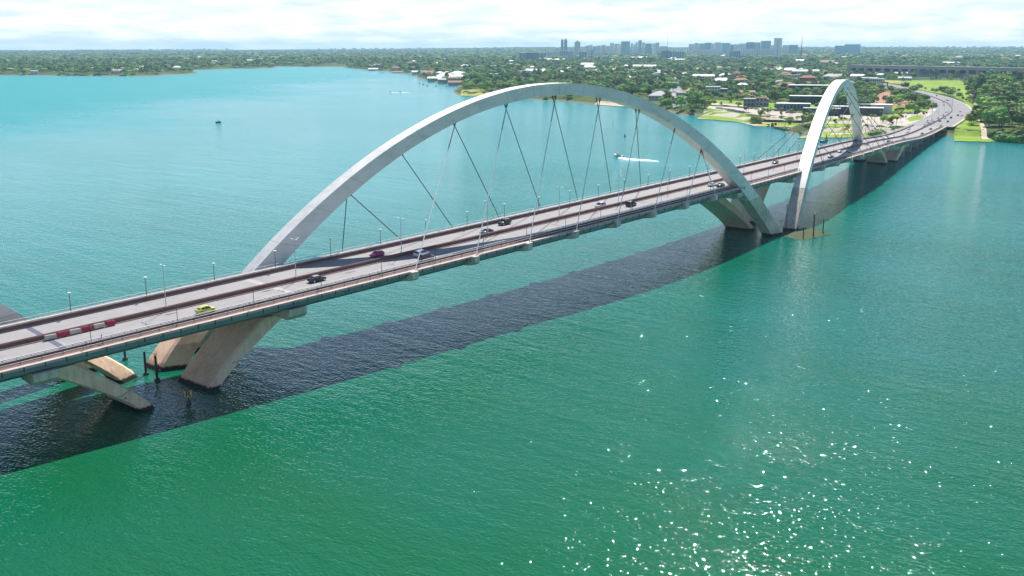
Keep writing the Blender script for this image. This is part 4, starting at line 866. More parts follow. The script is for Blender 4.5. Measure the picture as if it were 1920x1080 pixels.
reg('broad', [(crown_mesh('crown', 7.2, 8.5, 7.6, 34, LEAF[min(i, 1)], 11+i, .9), trunk_mesh(10, 6, .38, i)) for i in range(4)])
reg('round', [(crown_mesh('crown', 4.6, 6.6, 5.6, 22, LEAF[1+i % 2], 31+i), trunk_mesh(7.5, 4, .25, i+5)) for i in range(4)])
reg('tall', [(crown_mesh('crown', 5.6, 13, 9.8, 34, LEAF[i % 2], 51+i, .95), trunk_mesh(13, 4.5, .4, i+9)) for i in range(3)])
reg('spread', [(crown_mesh('crown', 8., 4.2, 7.2, 28, LEAF[i], 71+i, .8), trunk_mesh(8.5, 7, .3, i+13, 7)) for i in range(3)])
reg('bush', [(crown_mesh('crown', 2.0, 2.6, 1.3, 8, LEAF[1], 91+i, .9, .4), trunk_mesh(1.6, 1, .09, i+17)) for i in range(2)])
reg('bare', [(crown_mesh('crown', 2.4, 3.4, 4.6, 4, leaf_mat('brown_twigs', (.16, .09, .055)), 95+i, .9, .5, 3), trunk_mesh(6, 2.4, .15, i+27, 7)) for i in range(2)])
def palm_meshes(seed, H):
    rs = random.Random(seed); mb = MB(); top = Vector((rs.uniform(-.5, .5), rs.uniform(-.5, .5), H))
    for i in range(20):
        a = 2*PI*i/20+rs.uniform(-.12, .12); e = rs.uniform(-.25, .95); L = rs.uniform(2.3, 3.1); d = Vector((math.cos(a), math.sin(a), 0)); s_ = Vector((-d.y, d.x, 0)); P = []
        for k in range(6):
            f = k/5; p = top+d*L*f*(1-.15*e)+Vector((0, 0, L*(e*.8*f-1.0*f*f))); w_ = .42*math.sin(PI*min(1, f*.9+.12)); P += [p-s_*w_+Vector((0, 0, -.15*w_)), p, p+s_*w_+Vector((0, 0, -.15*w_))]
        mb.add(P, [q for k in range(5) for q in ((k*3, k*3+1, k*3+4, k*3+3), (k*3+1, k*3+2, k*3+5, k*3+4))])
    cm = bpy.data.meshes.new('crown'); cm.from_pydata(mb.v, [], mb.f); cm.materials.append(LEAF[1]); tb = MB(); tb.tube((0, 0, -.5), top*.55, .24, .17, n=7); tb.tube(top*.55, top, .17, .14, n=7)
    return cm, tb.mesh('trunk', M['bark'])
reg('palm', [palm_meshes(i, 7.5+i*1.2) for i in range(3)])
NT = [0]
LBL = {'broad': 'broad dark green tree', 'round': 'rounded mid green tree', 'tall': 'tall dense green tree', 'spread': 'flat spreading tree', 'bush': 'low green bush', 'bare': 'thin brownish sparse tree', 'palm': 'slim palm with drooping fronds'}
def tree(x, y, kind, sc, where, grp, z=None, label=None):
    z = gz(x, y) if z is None else z
    cm, tm = random.choice(TREEK[kind]); t = thing({'palm': 'palm_tree', 'bush': 'bush'}.get(kind, 'tree'), label or LBL[kind]+' '+where, {'palm': 'palm', 'bush': 'bush'}.get(kind, 'tree'), (x, y, z-.1), random.uniform(0, 6.28), grp); t.scale = (sc*random.uniform(.9, 1.1), sc*random.uniform(.9, 1.1), sc*random.uniform(.88, 1.12))
    link('trunk', tm, t); link('crown', cm, t); NT[0] += 1; TXY.append((x, y, 5*sc)); return t
TXY = []
def tree_px(u, v, kind, sc, where, grp=None, label=None, z=5.):
    q = at(u, v, z); return tree(q[0], q[1], kind, sc, where, grp, None, label)
def inside(x, y, poly): return bool(sdf(np.array([x]), np.array([y]), poly)[0] > 0)
def fill(px_poly, n, kinds, smin, smax, where, grp, mind=7., z=5., excl=True):
    poly = [tuple(at(u, v, z)[:2]) for u, v in px_poly]; A = np.array(poly); lo, hi = A.min(0), A.max(0); pts = []; tr = 0
    while len(pts) < n and tr < n*60:
        tr += 1; x, y = random.uniform(lo[0], hi[0]), random.uniform(lo[1], hi[1])
        if not inside(x, y, poly) or not inside(x, y, SHORE): continue
        i = int(np.argmin((RP[:, 0]-x)**2+(RP[:, 1]-y)**2))
        if math.hypot(RP[i, 0]-x, RP[i, 1]-y) < 25: continue
        if any((x-a)**2+(y-b)**2 < mind*mind for a, b in pts): continue
        pts.append((x, y)); tree(x, y, random.choice(kinds), random.uniform(smin, smax), where, grp)
    if excl: EXCL.append(poly)
    return len(pts)
fill([(1851, 236), (1842, 214), (1842, 190), (1856, 178), (1900, 176), (2010, 184), (2010, 264), (1882, 255.5), (1866, 250)], 66, ['broad', 'broad', 'tall', 'broad'], 1.15, 1.65, 'in the grove on the right shore', 'trees of the right shore grove', 8.5)
fill([(1852, 249), (1847, 232), (1850, 216), (1930, 214), (2010, 222), (2010, 263), (1880, 254)], 46, ['broad', 'round', 'broad', 'spread'], .9, 1.3, 'on the bank before the right grove', 'trees on the bank of the right grove', 6.5)
for u, v, k, s in ((1872, 251, 'round', .9), (1880, 252.5, 'broad', .8), (1890, 253.5, 'round', 1.), (1899, 254, 'broad', .85), (1908, 254.8, 'broad', .9), (1918, 255.4, 'round', 1.), (1927, 256, 'broad', .9), (1862, 246, 'round', .8), (1886, 250, 'broad', 1.), (1912, 251, 'broad', 1.1)): tree_px(u, v, k, s, 'at the water before the right grove', 'waterside trees of the right grove')
fill([(1840, 188), (1832, 168), (1822, 152), (1810, 140), (1925, 138), (2010, 150), (2010, 182), (1900, 174), (1858, 176)], 60, ['broad', 'broad', 'tall', 'round'], 1.15, 1.7, 'in the wood behind the right grove', 'trees of the wood behind the right grove', 13)
fill([(1700, 151), (1690, 140), (1740, 137), (1808, 140), (1818, 151), (1790, 150.5)], 22, ['broad', 'round', 'tall'], .9, 1.3, 'in the belt above the big lawn', 'trees in the belt above the big lawn', 13)
fill([(1816, 236), (1817, 210), (1822, 204), (1832, 216), (1832, 234)], 10, ['round', 'tall'], .55, .85, 'between the road bend and the footpath', 'trees between road bend and footpath', 6)
for u, v, k, s in ((1762, 168.5, 'round', .8), (1768, 169.5, 'round', .75), (1774, 168, 'round', .9), (1779, 170, 'round', .85), (1787, 172, 'round', 1.0), (1797, 173, 'round', .9), (1735, 169, 'round', .7), (1793, 181, 'palm', .8), (1799, 184, 'palm', .8), (1803, 182, 'round', .6), (1805, 188, 'round', .7), (1811, 190, 'round', .6), (1818, 194, 'round', .9), (1824, 197, 'round', .9), (1800, 178, 'palm', .7), (1789, 178, 'palm', .7), (1752, 171, 'bush', 1)):
    tree_px(u, v, k, s*.68, 'along the outer side of the shore road', 'row along the outer side of the shore road')
fill([(1604, 200), (1610, 172), (1640, 164), (1662, 170), (1640, 182), (1630, 196)], 16, ['broad', 'round', 'spread'], .75, 1.05, 'by the red earth court, left side', 'trees left of the red earth court', 9)
for u, v, k, s in ((1672, 194, 'broad', .95), (1688, 193, 'spread', .9), (1703, 192.5, 'broad', .9), (1716, 193, 'spread', .95), (1728, 194, 'broad', .85), (1734, 203, 'round', 1.0), (1660, 193, 'round', .9), (1643, 193, 'round', .85), (1678, 184, 'broad', .8), (1700, 181, 'broad', .9), (1738, 190, 'round', .9), (1713, 176, 'broad', .9), (1697, 168, 'broad', 1.)):
    tree_px(u, v, k, s, 'on the red earth court inside the road bend', 'trees on the red earth court')
tree_px(1748, 209, 'round', .95, '', None, 'round dark tree alone on the paved tip inside the road bend'); tree_px(1650, 245, 'spread', 1.05, '', None, 'wide spreading tree at the water edge beside the distant arch'); tree_px(1642, 246, 'round', .6, '', None, 'smaller tree leaning at the left of the wide waterside tree')
tree_px(1734, 221.5, 'bare', .9, '', None, 'bare pinkish tree on the round lawn inside the road bend'); tree_px(1688, 229, 'bare', 1.1, '', None, 'brownish sparse tree on the promenade right of the waterside tree'); tree_px(1674, 228, 'round', .5, '', None, 'small green tree on the promenade beside the brownish sparse tree')
tree_px(1418, 222, 'round', 1.25, '', None, 'big round dark tree at the quay beside the tour boat'); tree_px(1427, 217, 'round', .8, '', None, 'paler tree just behind the big quay tree'); tree_px(1399, 211, 'bare', 1., '', None, 'rust brown sparse tree beside the parked cars')
for u, v, s in ((1440, 219, .9), (1453, 228, 1.25), (1440, 227, .8), (1473, 227, 1.0), (1482, 224, .9), (1490, 224, .85), (1494, 225, .9), (1507, 222, .8), (1515, 227, .9), (1521, 224, .9), (1535, 226, .9), (1557, 226, 1.1), (1566, 231, 1.), (1575, 229, .9), (1585, 241, 1.15), (1590, 236, 1.), (1546, 221, .9), (1623, 238, 1.1), (1633, 233, .9), (1640, 228, .9), (1472, 243.5, 1.), (1465, 217, .8), (1604, 228, .9), (1676, 236, .8), (1680, 234, .8), (1613, 233, .8)):
    tree_px(u, v, random.choice(['palm', 'palm', 'palm', 'bare', 'bush']), s, 'on the shore promenade', 'palms and small trees on the promenade')
fill([(1400, 216), (1398, 205), (1440, 205), (1500, 212), (1545, 214), (1540, 228), (1525, 228), (1445, 226)], 20, ['palm', 'round', 'palm', 'bare'], .45, .85, 'between the boat club and the quay', 'small trees between boat club and quay', 9)
fill([(1560, 244), (1565, 226), (1610, 222), (1650, 226), (1690, 216), (1735, 212), (1740, 222), (1690, 236), (1640, 243)], 20, ['palm', 'round', 'bush', 'bare'], .5, .9, 'on the park lawn beside the bridge', 'small trees of the park beside the bridge', 10)
fill([(1240, 205), (1236, 192), (1258, 192), (1262, 199), (1294, 197), (1292, 180), (1300, 177), (1320, 181), (1326, 190), (1324, 203), (1303, 214), (1284, 215)], 30, ['broad', 'round', 'tall'], .75, 1.1, 'on the wooded shore beside the parking lawn', 'trees on the shore left of the parking lawn', 8.)
tree_px(1262, 172, 'broad', 1.15, '', None, 'big dark tree standing at the top of the small parking lot'); tree_px(1250, 198, 'broad', 1., '', None, 'dark rounded tree right behind the arch at the shore')
fill([(985, 184), (1000, 180), (1050, 178), (1110, 186), (1150, 190), (1235, 200), (1232, 186), (1180, 170), (1060, 160), (1000, 170)], 42, ['broad', 'round', 'spread'], .8, 1.2, 'on the shore seen under the arch crown', 'trees on the shore under the arch crown', 10)
fill([(864, 172), (870, 163), (900, 158), (960, 158), (975, 166), (930, 176)], 34, ['broad', 'round', 'spread'], .8, 1.25, 'on the wooded point left of the arch', 'trees on the wooded point', 11)
print('trees', NT[0])
for u, v in ((1445, 183), (1480, 194), (1412, 187), (1352, 197), (1370, 193), (1340, 190), (1440, 198), (1455, 201), (1382, 196), (1715, 203), (1345, 219), (1352, 217.5)): tree_px(u, v, 'bush', random.uniform(.8, 1.6), 'dotting the lawns around the grey ruin', 'bushes on the lawns')
# ---- distant woodland: countless crowns, one object, instanced on points
def woodland(name, label, pts, sizes, src, flat=1.):
    me = bpy.data.meshes.new(name); n = len(pts); me.vertices.add(n); me.vertices.foreach_set('co', np.asarray(pts, np.float32).ravel())
    a = me.attributes.new('size', 'FLOAT', 'POINT'); a.data.foreach_set('value', np.asarray(sizes, np.float32)); a = me.attributes.new('spin', 'FLOAT', 'POINT'); a.data.foreach_set('value', rng.uniform(0, 6.28, n).astype(np.float32)); a = me.attributes.new('pick', 'INT', 'POINT'); a.data.foreach_set('value', rng.integers(0, len(src), n).astype(np.int32))
    o = link(name, me); ng = bpy.data.node_groups.new(name, 'GeometryNodeTree'); ng.interface.new_socket('Geometry', in_out='INPUT', socket_type='NodeSocketGeometry'); ng.interface.new_socket('Geometry', in_out='OUTPUT', socket_type='NodeSocketGeometry')
    N = ng.nodes; L = ng.links; gi = N.new('NodeGroupInput'); go = N.new('NodeGroupOutput'); jn = N.new('GeometryNodeJoinGeometry')
    for s_ in src[::-1]:
        oi = N.new('GeometryNodeObjectInfo'); oi.inputs['Object'].default_value = s_; oi.inputs['As Instance'].default_value = True; L.new(oi.outputs['Geometry'], jn.inputs[0])
    ip = N.new('GeometryNodeInstanceOnPoints'); L.new(gi.outputs[0], ip.inputs['Points']); L.new(jn.outputs[0], ip.inputs['Instance'])
    def na(nm, ty):
        x = N.new('GeometryNodeInputNamedAttribute'); x.data_type = ty; x.inputs[0].default_value = nm; return [q for q in x.outputs if q.enabled and q.name == 'Attribute'][0]
    ip.inputs['Pick Instance'].default_value = True; L.new(na('pick', 'INT'), ip.inputs['Instance Index'])
    cb = N.new('ShaderNodeCombineXYZ'); L.new(na('spin', 'FLOAT'), cb.inputs[2]); L.new(cb.outputs[0], ip.inputs['Rotation']); sx = N.new('ShaderNodeCombineXYZ'); sv = na('size', 'FLOAT'); L.new(sv, sx.inputs[0]); L.new(sv, sx.inputs[1]); mz = N.new('ShaderNodeMath'); mz.operation = 'MULTIPLY'; mz.inputs[1].default_value = flat; L.new(sv, mz.inputs[0]); L.new(mz.outputs[0], sx.inputs[2]); L.new(sx.outputs[0], ip.inputs['Scale'])
    L.new(ip.outputs[0], go.inputs[0]); md = o.modifiers.new('scatter', 'NODES'); md.node_group = ng; return props(o, label, 'woodland', kind='stuff')
def wood_points(d0, d1, n):
    a = YAW+rng.uniform(-.56, .56, n*3); D = np.sqrt(rng.uniform(d0*d0, d1*d1, n*3)); X = CX+np.cos(a)*D; Y = CY+np.sin(a)*D; sd = sdf(X, Y, SHORE); ok = sd > 5
    for e in EXCL:
        A = np.array(e); bb = (X > A[:, 0].min()-5) & (X < A[:, 0].max()+5) & (Y > A[:, 1].min()-5) & (Y < A[:, 1].max()+5)
        if bb.any():
            s_ = np.full(len(X), -99.); s_[bb] = sdf(X[bb], Y[bb], e); ok &= s_ < 3
    for i in range(97, len(RP), 1): ok &= (X-RP[i, 0])**2+(Y-RP[i, 1])**2 > 27**2
    for (x, y, r) in CLEAR: ok &= (X-x)**2+(Y-y)**2 > r*r
    # clearings
    nv_ = np.sin(X*.011+2*np.sin(Y*.006))*np.sin(Y*.0093+1.7*np.sin(X*.0052+1))+.45*np.sin(X*.031+1)*np.sin(Y*.027); ok &= (nv_ < .42+.15*rng.standard_normal(len(X)))
    X, Y, sd = X[ok][:n], Y[ok][:n], sd[ok][:n]; return np.stack([X, Y, ground(X, Y, sd)-.3], -1)
CLEAR = []
# ================================================================== BUILDINGS
TINT = {}
def wallm(c, r=.85):
    k = tuple(c)
    if k not in TINT: TINT[k] = mat('facade_%d' % len(TINT), c, r, var=.12, vscale=.15)
    return TINT[k]
ROOFM = {'red': mat('red_roof_tiles', (.42, .13, .09), .85, var=.25, vscale=.3), 'terra': mat('terracotta_tiles', (.40, .20, .12), .85, var=.25, vscale=.3), 'white': mat('white_roof_sheet', (.74, .74, .73), .6, var=.08, vscale=.2), 'grey': mat('grey_roof_sheet', (.36, .37, .38), .7, var=.15, vscale=.2)}
GLS = mat('window_glass', (.03, .05, .07), .12, spec=.7)
def oriented(base, u_mid, v, rz_extra=0.): return math.atan2(CY-base[1], CX-base[0])+PI/2+rz_extra   # long side faces the lake
def building(u, v, w, d, h, label, wall=(.7, .68, .64), roof='flat', roofm='white', storeys=1, rz=0., cat='house', name='house', z=None, group=None, wins=True, over=.8, dist=None, clear=True, rh=None, piers=0):
    if v < 290:
        q = at(u, v, 5.)
        for _ in range(6): q = at(u, v, max(gz(q[0], q[1]), 2.))
    else: q = along(u, v, dist)
    zz = gz(q[0], q[1]) if z is None else z
    r = oriented(q, u, v, rz); t = thing(name, label, cat, (q[0], q[1], zz), r, group)
    m = MB(); m.box((0, 0, h/2-.5), (w, d, h+1)); wl = m.build('walls', wallm(wall), t)
    rm = ROOFM[roofm]
    m = MB()
    if roof == 'flat': m.box((0, 0, h+.25), (w+over, d+over, .45))
    elif roof == 'hip':
        k = rh or d*.26; W_, D_ = w/2+over, d/2+over; x = max(W_-D_, .3)
        m.add([(-W_, -D_, h), (W_, -D_, h), (W_, D_, h), (-W_, D_, h), (-x, 0, h+k), (x, 0, h+k)], [(0, 1, 5, 4), (2, 3, 4, 5), (1, 2, 5), (3, 0, 4), (3, 2, 1, 0)])
    elif roof == 'gable':
        k = rh or d*.2; W_, D_ = w/2+over, d/2+over; m.add([(-W_, -D_, h), (W_, -D_, h), (W_, D_, h), (-W_, D_, h), (-W_, 0, h+k), (W_, 0, h+k)], [(0, 1, 5, 4), (2, 3, 4, 5), (1, 2, 5), (3, 0, 4), (3, 2, 1, 0)])
    elif roof == 'vault':
        k = rh or w*.2; S_ = [[(math.cos(a)*(w/2+over), y, h+math.sin(a)*k) for a in np.linspace(0, PI, 13)] for y in (-d/2-over, d/2+over)]; m.loft(S_)
    m.build('roof', rm, t)
    if wins:
        n = max(2, int(w/(3.4 if w < 40 else 6))); n = min(n, 14)
        for s_ in range(storeys):
            zc = h*(s_+.55)/storeys
            for i in range(n):
                x = -w/2+w*(i+.5)/n
                me_key = ('win', round(w/n*.55, 1), round(h/storeys*.45, 1))
                if me_key not in TINT: b = MB(); b.box((0, 0, 0), (me_key[1], .12, me_key[2])); TINT[me_key] = b.mesh('window', GLS)
                link('window', TINT[me_key], wl, (x, -d/2-.03, zc))
    if clear: CLEAR.append((q[0], q[1], max(w, d)*.58+5))
    # open the view in front of the building
    for f in (.5, 1.1): CLEAR.append((q[0]+(CX-q[0])/hdist(q[0], q[1])*20*f, q[1]+(CY-q[1])/hdist(q[0], q[1])*20*f, w*.5+4))
    return t
W_ = (.74, .73, .70)
building(1203, 130, 95, 45, 9, 'long hall with a bright white low roof among the trees, largest of the white roofs', W_, 'gable', 'white', 1, cat='hall', name='hall', wins=True, rh=3.5, dist=2230)
building(1180, 137, 22, 14, 8, 'white flat roofed pavilion with open front left of the vaulted hall', W_, 'flat', 'white', 2, dist=1850)
building(1236, 148, 32, 26, 6, 'vaulted hall with a pale curved roof near the straight street', (.62, .55, .52), 'vault', 'white', 1, cat='hall', name='vaulted_hall', rh=7, dist=1640)
for i, u in enumerate((1170, 1180, 1190, 1200, 1211)): building(u, 148.5, 12, 9, 4, ['small kiosk with a pink roof, leftmost of the kiosk row', 'small kiosk with a pale roof, second in the kiosk row', 'small kiosk with an orange roof in the middle of the kiosk row', 'small kiosk with a pale roof, fourth in the kiosk row', 'small kiosk with a white roof beside the vaulted hall'][i], (.6, .45, .4), 'hip', ['red', 'white', 'terra', 'terra', 'white'][i], 1, wins=False, dist=1600, group='row of kiosks')
building(1203, 160, 30, 12, 5, 'low red brick building with a grey roof above the shore trees', (.32, .12, .09), 'flat', 'grey', 1, dist=1330)
building(1228, 157, 18, 12, 6, 'small red walled building right of the low brick one', (.42, .10, .07), 'flat', 'terra', 1, dist=1380)
building(1319, 148, 42, 14, 6, 'long white house with a shallow gabled roof in the trees', W_, 'gable', 'white', 1, dist=1680, rh=3)
building(1381, 143, 20, 18, 6, 'house with a bright red pyramid roof in the trees', W_, 'hip', 'red', 1, dist=1790, rh=6)
building(1355, 147, 14, 10, 5, 'small pale house between the long white house and the red roof', W_, 'hip', 'grey', 1, dist=1720)
building(1337, 173, 20, 12, 8, 'stacked white modern house with flat roofs, left block', W_, 'flat', 'white', 2, dist=1160); building(1354, 173, 14, 11, 5, 'white roofed modern annex with glass front, right block', (.25, .27, .3), 'flat', 'white', 1, dist=1150)
building(1417, 199, 27, 14, 8, 'weathered grey two storey shell of a house on the lawn', (.30, .27, .27), 'flat', 'grey', 2, dist=830, over=.2); building(1427, 199.5, 12, 10, 9.5, 'taller grey corner block of the weathered house shell', (.38, .35, .34), 'flat', 'terra', 2, dist=826, over=.3)
building(1487, 206, 34, 14, 6.5, 'teal glazed boat club building with a white edged roof', (.20, .30, .33), 'flat', 'white', 1, dist=800, name='club_house', cat='club house')
building(1514, 195, 40, 16, 9, 'dark two storey building with a thin white roof above the club house', (.045, .05, .06), 'flat', 'white', 2, dist=880, name='restaurant', cat='restaurant')
building(1517, 173, 56, 22, 10, 'big dark red pavilion with pale roof edges on the slope', (.10, .035, .04), 'flat', 'white', 2, dist=1080, name='pavilion', cat='pavilion'); building(1513, 166, 24, 14, 5, 'hip roofed upper storey behind the dark red pavilion', (.3, .2, .18), 'hip', 'red', 1, z=17, dist=1100)
building(1474, 168, 34, 20, 6, 'wide house with a terracotta roof beside the dark pavilion', (.5, .38, .3), 'hip', 'terra', 1, dist=1170)
building(1480, 148, 42, 18, 8, 'beige flat roofed two storey building behind the terracotta house', (.55, .5, .42), 'flat', 'grey', 2, dist=1600); building(1510, 140, 60, 30, 8, 'wide pale grey hall with a sloping roof on the rise', (.6, .6, .6), 'gable', 'grey', 1, dist=1850, name='hall', cat='hall', rh=4)
building(1470, 138, 30, 14, 6, 'low brown roofed house at the left of the grey hall', (.5, .42, .35), 'gable', 'terra', 1, dist=1950)
building(1540, 216, 34, 12, 6.5, 'dark glazed waterfront restaurant left of the distant arch limb', (.05, .05, .055), 'flat', 'grey', 1, dist=735, name='restaurant', cat='restaurant'); building(1572, 214, 36, 12, 7.5, 'dark waterfront hall with two pale floor edges seen through the distant arch', (.06, .055, .055), 'flat', 'white', 2, dist=760, name='restaurant', cat='restaurant')
building(1628, 216, 26, 14, 7, 'dark brown waterfront block right of the distant arch limb', (.10, .07, .065), 'flat', 'white', 2, dist=750, name='restaurant', cat='restaurant'); building(1652, 212.5, 20, 14, 8.5, 'white box pavilion with a dark end wall inside the road bend', W_, 'flat', 'white', 1, dist=765, wins=False, name='pavilion', cat='pavilion')
building(1628, 204, 44, 9, 4.5, 'long low grey terrace roof behind the waterfront block', (.2, .2, .2), 'flat', 'grey', 1, dist=850, wins=False, name='terrace', cat='terrace')
building(988, 143, 32, 16, 8, 'white curved roof hall standing clear of the trees left of the arch crown', W_, 'vault', 'white', 1, dist=1960, rh=5, name='hall', cat='hall'); building(1004, 139.5, 44, 20, 8, 'pale pitched roof hall just above the arch crown', W_, 'gable', 'white', 1, dist=2050, rh=5, name='hall', cat='hall')
building(939, 149, 20, 10, 5, 'small white roofed house in the trees of the wooded point', W_, 'flat', 'white', 1, dist=1500); building(1117, 136, 50, 14, 5, 'long low pale roof in the trees right of the arch crown', (.5, .5, .45), 'gable', 'grey', 1, dist=1950)
building(913, 128.5, 70, 20, 8, 'long white building with a small tower among distant trees', W_, 'flat', 'white', 2, dist=2500); building(872, 129, 30, 20, 7, 'white house in the far trees left of the long white building', W_, 'hip', 'white', 1, dist=2480)
building(1085, 109, 70, 30, 12, 'bright white low block below the left towers of the skyline', W_, 'flat', 'white', 2, dist=3900, name='hall', cat='hall')
building(1271, 134, 24, 14, 5, 'flat pale house right of the vaulted hall', (.6, .55, .5), 'flat', 'grey', 1, dist=1950); building(1338, 134, 40, 18, 6, 'wide pink roofed house above the long white house', (.55, .4, .34), 'hip', 'terra', 1, dist=2100)
# villas and sheds scattered over the wooded slopes
rv = random.Random(5); kinds = [('white', (.72, .71, .69)), ('terra', (.62, .55, .48)), ('red', (.6, .5, .45)), ('grey', (.55, .53, .5))]
def villas(n, u0, u1, d0, d1, wmin, wmax, lab, grp, store=1, minsd=12, whites=.5):
    k = 0; tr = 0
    while k < n and tr < 4000:
        tr += 1; u = rv.uniform(u0, u1); D = math.sqrt(rv.uniform(d0*d0, d1*d1)); q = along(u, 300, D)
        if float(sdf(np.array([q[0]]), np.array([q[1]]), SHORE)[0]) < minsd: continue
        if any(inside(q[0], q[1], e) for e in EXCL): continue
        if np.min(np.hypot(RP[:, 0]-q[0], RP[:, 1]-q[1])) < 55: continue
        if any((q[0]-x)**2+(q[1]-y)**2 < (r+8)**2 for x, y, r in CLEAR[::3]): continue
        i = 0 if rv.random() < whites else rv.choice([1, 2, 3]); rm, wc = kinds[i]; w = rv.uniform(wmin, wmax)
        building(u, 300, w, w*rv.uniform(.45, .7), rv.uniform(4.5, 7), lab.replace('ROOF', {'white': 'white roof', 'terra': 'terracotta roof', 'red': 'red roof', 'grey': 'grey roof'}[rm]), wc, rv.choice(['hip', 'gable', 'flat']), rm, store, rv.uniform(-.4, .4), dist=D, group=grp+' with '+rm+' roofs', wins=D < 2200); k += 1
villas(60, 1150, 1800, 1250, 2900, 15, 32, 'villa with a ROOF on the right slope', 'villas on the right slope', whites=.45)
villas(26, 690, 870, 1500, 2500, 14, 30, 'lakeside villa with a ROOF left of the wooded point', 'villas on the middle shore', minsd=18, whites=.55)
villas(36, 700, 1150, 2000, 4200, 18, 40, 'distant house with a ROOF behind the middle shore', 'houses behind the middle shore', whites=.7)
villas(16, 5, 350, 2420, 3100, 14, 26, 'villa with a ROOF on the left headland', 'villas on the left headland', minsd=14, whites=.35)
villas(16, 360, 680, 3300, 5200, 20, 45, 'far house with a ROOF on the hazy back shore', 'houses on the hazy back shore', minsd=14, whites=.6)
villas(44, 1000, 1900, 3000, 5600, 22, 50, 'far low building with a ROOF below the skyline', 'low buildings below the skyline', whites=.8)
# beach clubs on the middle shore
for i, (u, v, d_) in enumerate(((745, 137, 2380), (783, 141, 2050), (815, 152, 1640), (835, 156.5, 1540), (855, 157.5, 1480), (700, 133, 2700))):
    building(u, v-1.6, 28, 13, 6, ['pale beach club roof at the lake edge, second from the left', 'pink walled beach club at the lake edge, third from the left', 'white beach club at the lake edge behind the moored boats', 'wide brown roofed jetty hall beside the wooded point', 'low brown boathouse right against the wooded point', 'white beach club at the lake edge, leftmost'][i], (.6, .5, .45), 'gable', ['terra', 'white', 'white', 'grey', 'terra', 'white'][i], 1, dist=d_, name='beach_club', cat='club', rh=3)
# blue parasol tent by the red court
q = at(1622, 191, 5); t = thing('tent', 'bright violet blue tent beside the red earth court', 'tent', (q[0], q[1], gz(q[0], q[1]))); m = MB(); m.tube((0, 0, 3.2), (0, 0, 6.4), 5.2, .5, n=8); m.build('canopy', mat('blue_canvas', (.09, .08, .52), .8), t)
for a in range(8): m = MB(); m.tube((4.6*math.cos(a*PI/4), 4.6*math.sin(a*PI/4), 0), (4.6*math.cos(a*PI/4), 4.6*math.sin(a*PI/4), 3.3), .1); m.build('pole', M['pole_white'], t)
# red gate portal over the far end of the road
q = at(1658, 166, 5); t = thing('gate_portal', 'dark red portal frame beside the far end of the road', 'portal', (q[0], q[1], gz(q[0], q[1])), oriented(q, 1658, 166)); rp_ = mat('dark_red_paint', (.22, .045, .05), .7)
for x in (-4, 4): m = MB(); m.box((x, 0, 4.5), (1.6, 1.6, 9)); m.build('pillar', rp_, t)
m = MB(); m.box((0, 0, 9.6), (11, 1.8, 1.4)); m.build('beam', rp_, t)
# long concrete block with a row of rounded openings
A = along(1592, 131, 2500); B_ = along(1935, 137, 2250); dv = (B_-A)[:2]; Lb = float(np.linalg.norm(dv)); rb = math.atan2(dv[1], dv[0]); zb = 5.
t = thing('concrete_block', 'very long low concrete building pierced by a row of rounded dark openings', 'building', (A[0], A[1], zb), rb)
cm = mat('raw_concrete', (.42, .385, .365), .9, var=.12, vscale=.05); H1, H2 = 8.5, 16.; nO = 19; pw = Lb/nO
m = MB(); m.box((Lb/2, 8, H2+3.5), (Lb+10, 20, 7.)); m.build('roof_band', cm, t)
m = MB(); m.box((Lb/2, 8, H1/2-1), (Lb+10, 20, H1+2)); m.build('plinth', cm, t)
m = MB(); m.box((Lb/2, 13, (H1+H2)/2), (Lb, 8, H2-H1)); m.build('back_wall', GLS, t)
pm_ = MB(); prof = []
for k in range(13):
    a = -PI/2+PI*k/12; r = 2.6; zz = (H1+r if k < 6 else H2-r)+r*math.sin(a); prof.append((r*math.cos(a), zz))
sec = [[(x_, yy, zz) for x_, zz in ([(-(pw/2-9.2)-(2.6-r_), z_) for r_, z_ in prof]+[((pw/2-9.2)+(2.6-r_), z_) for r_, z_ in prof[::-1]])] for yy in (-1.6, 2.2)]
pm_.loft(sec); pmesh = pm_.mesh('rounded_pier', cm)
for i in range(nO+1): link('rounded_pier', pmesh, t, (i*pw, 0, 0))
for f in np.linspace(0, 1, 30): CLEAR.append((A[0]+dv[0]*f, A[1]+dv[1]*f, 34)); CLEAR.append((A[0]+dv[0]*f-60*math.cos(YAW-.2), A[1]+dv[1]*f-60*math.sin(YAW-.2), 24))
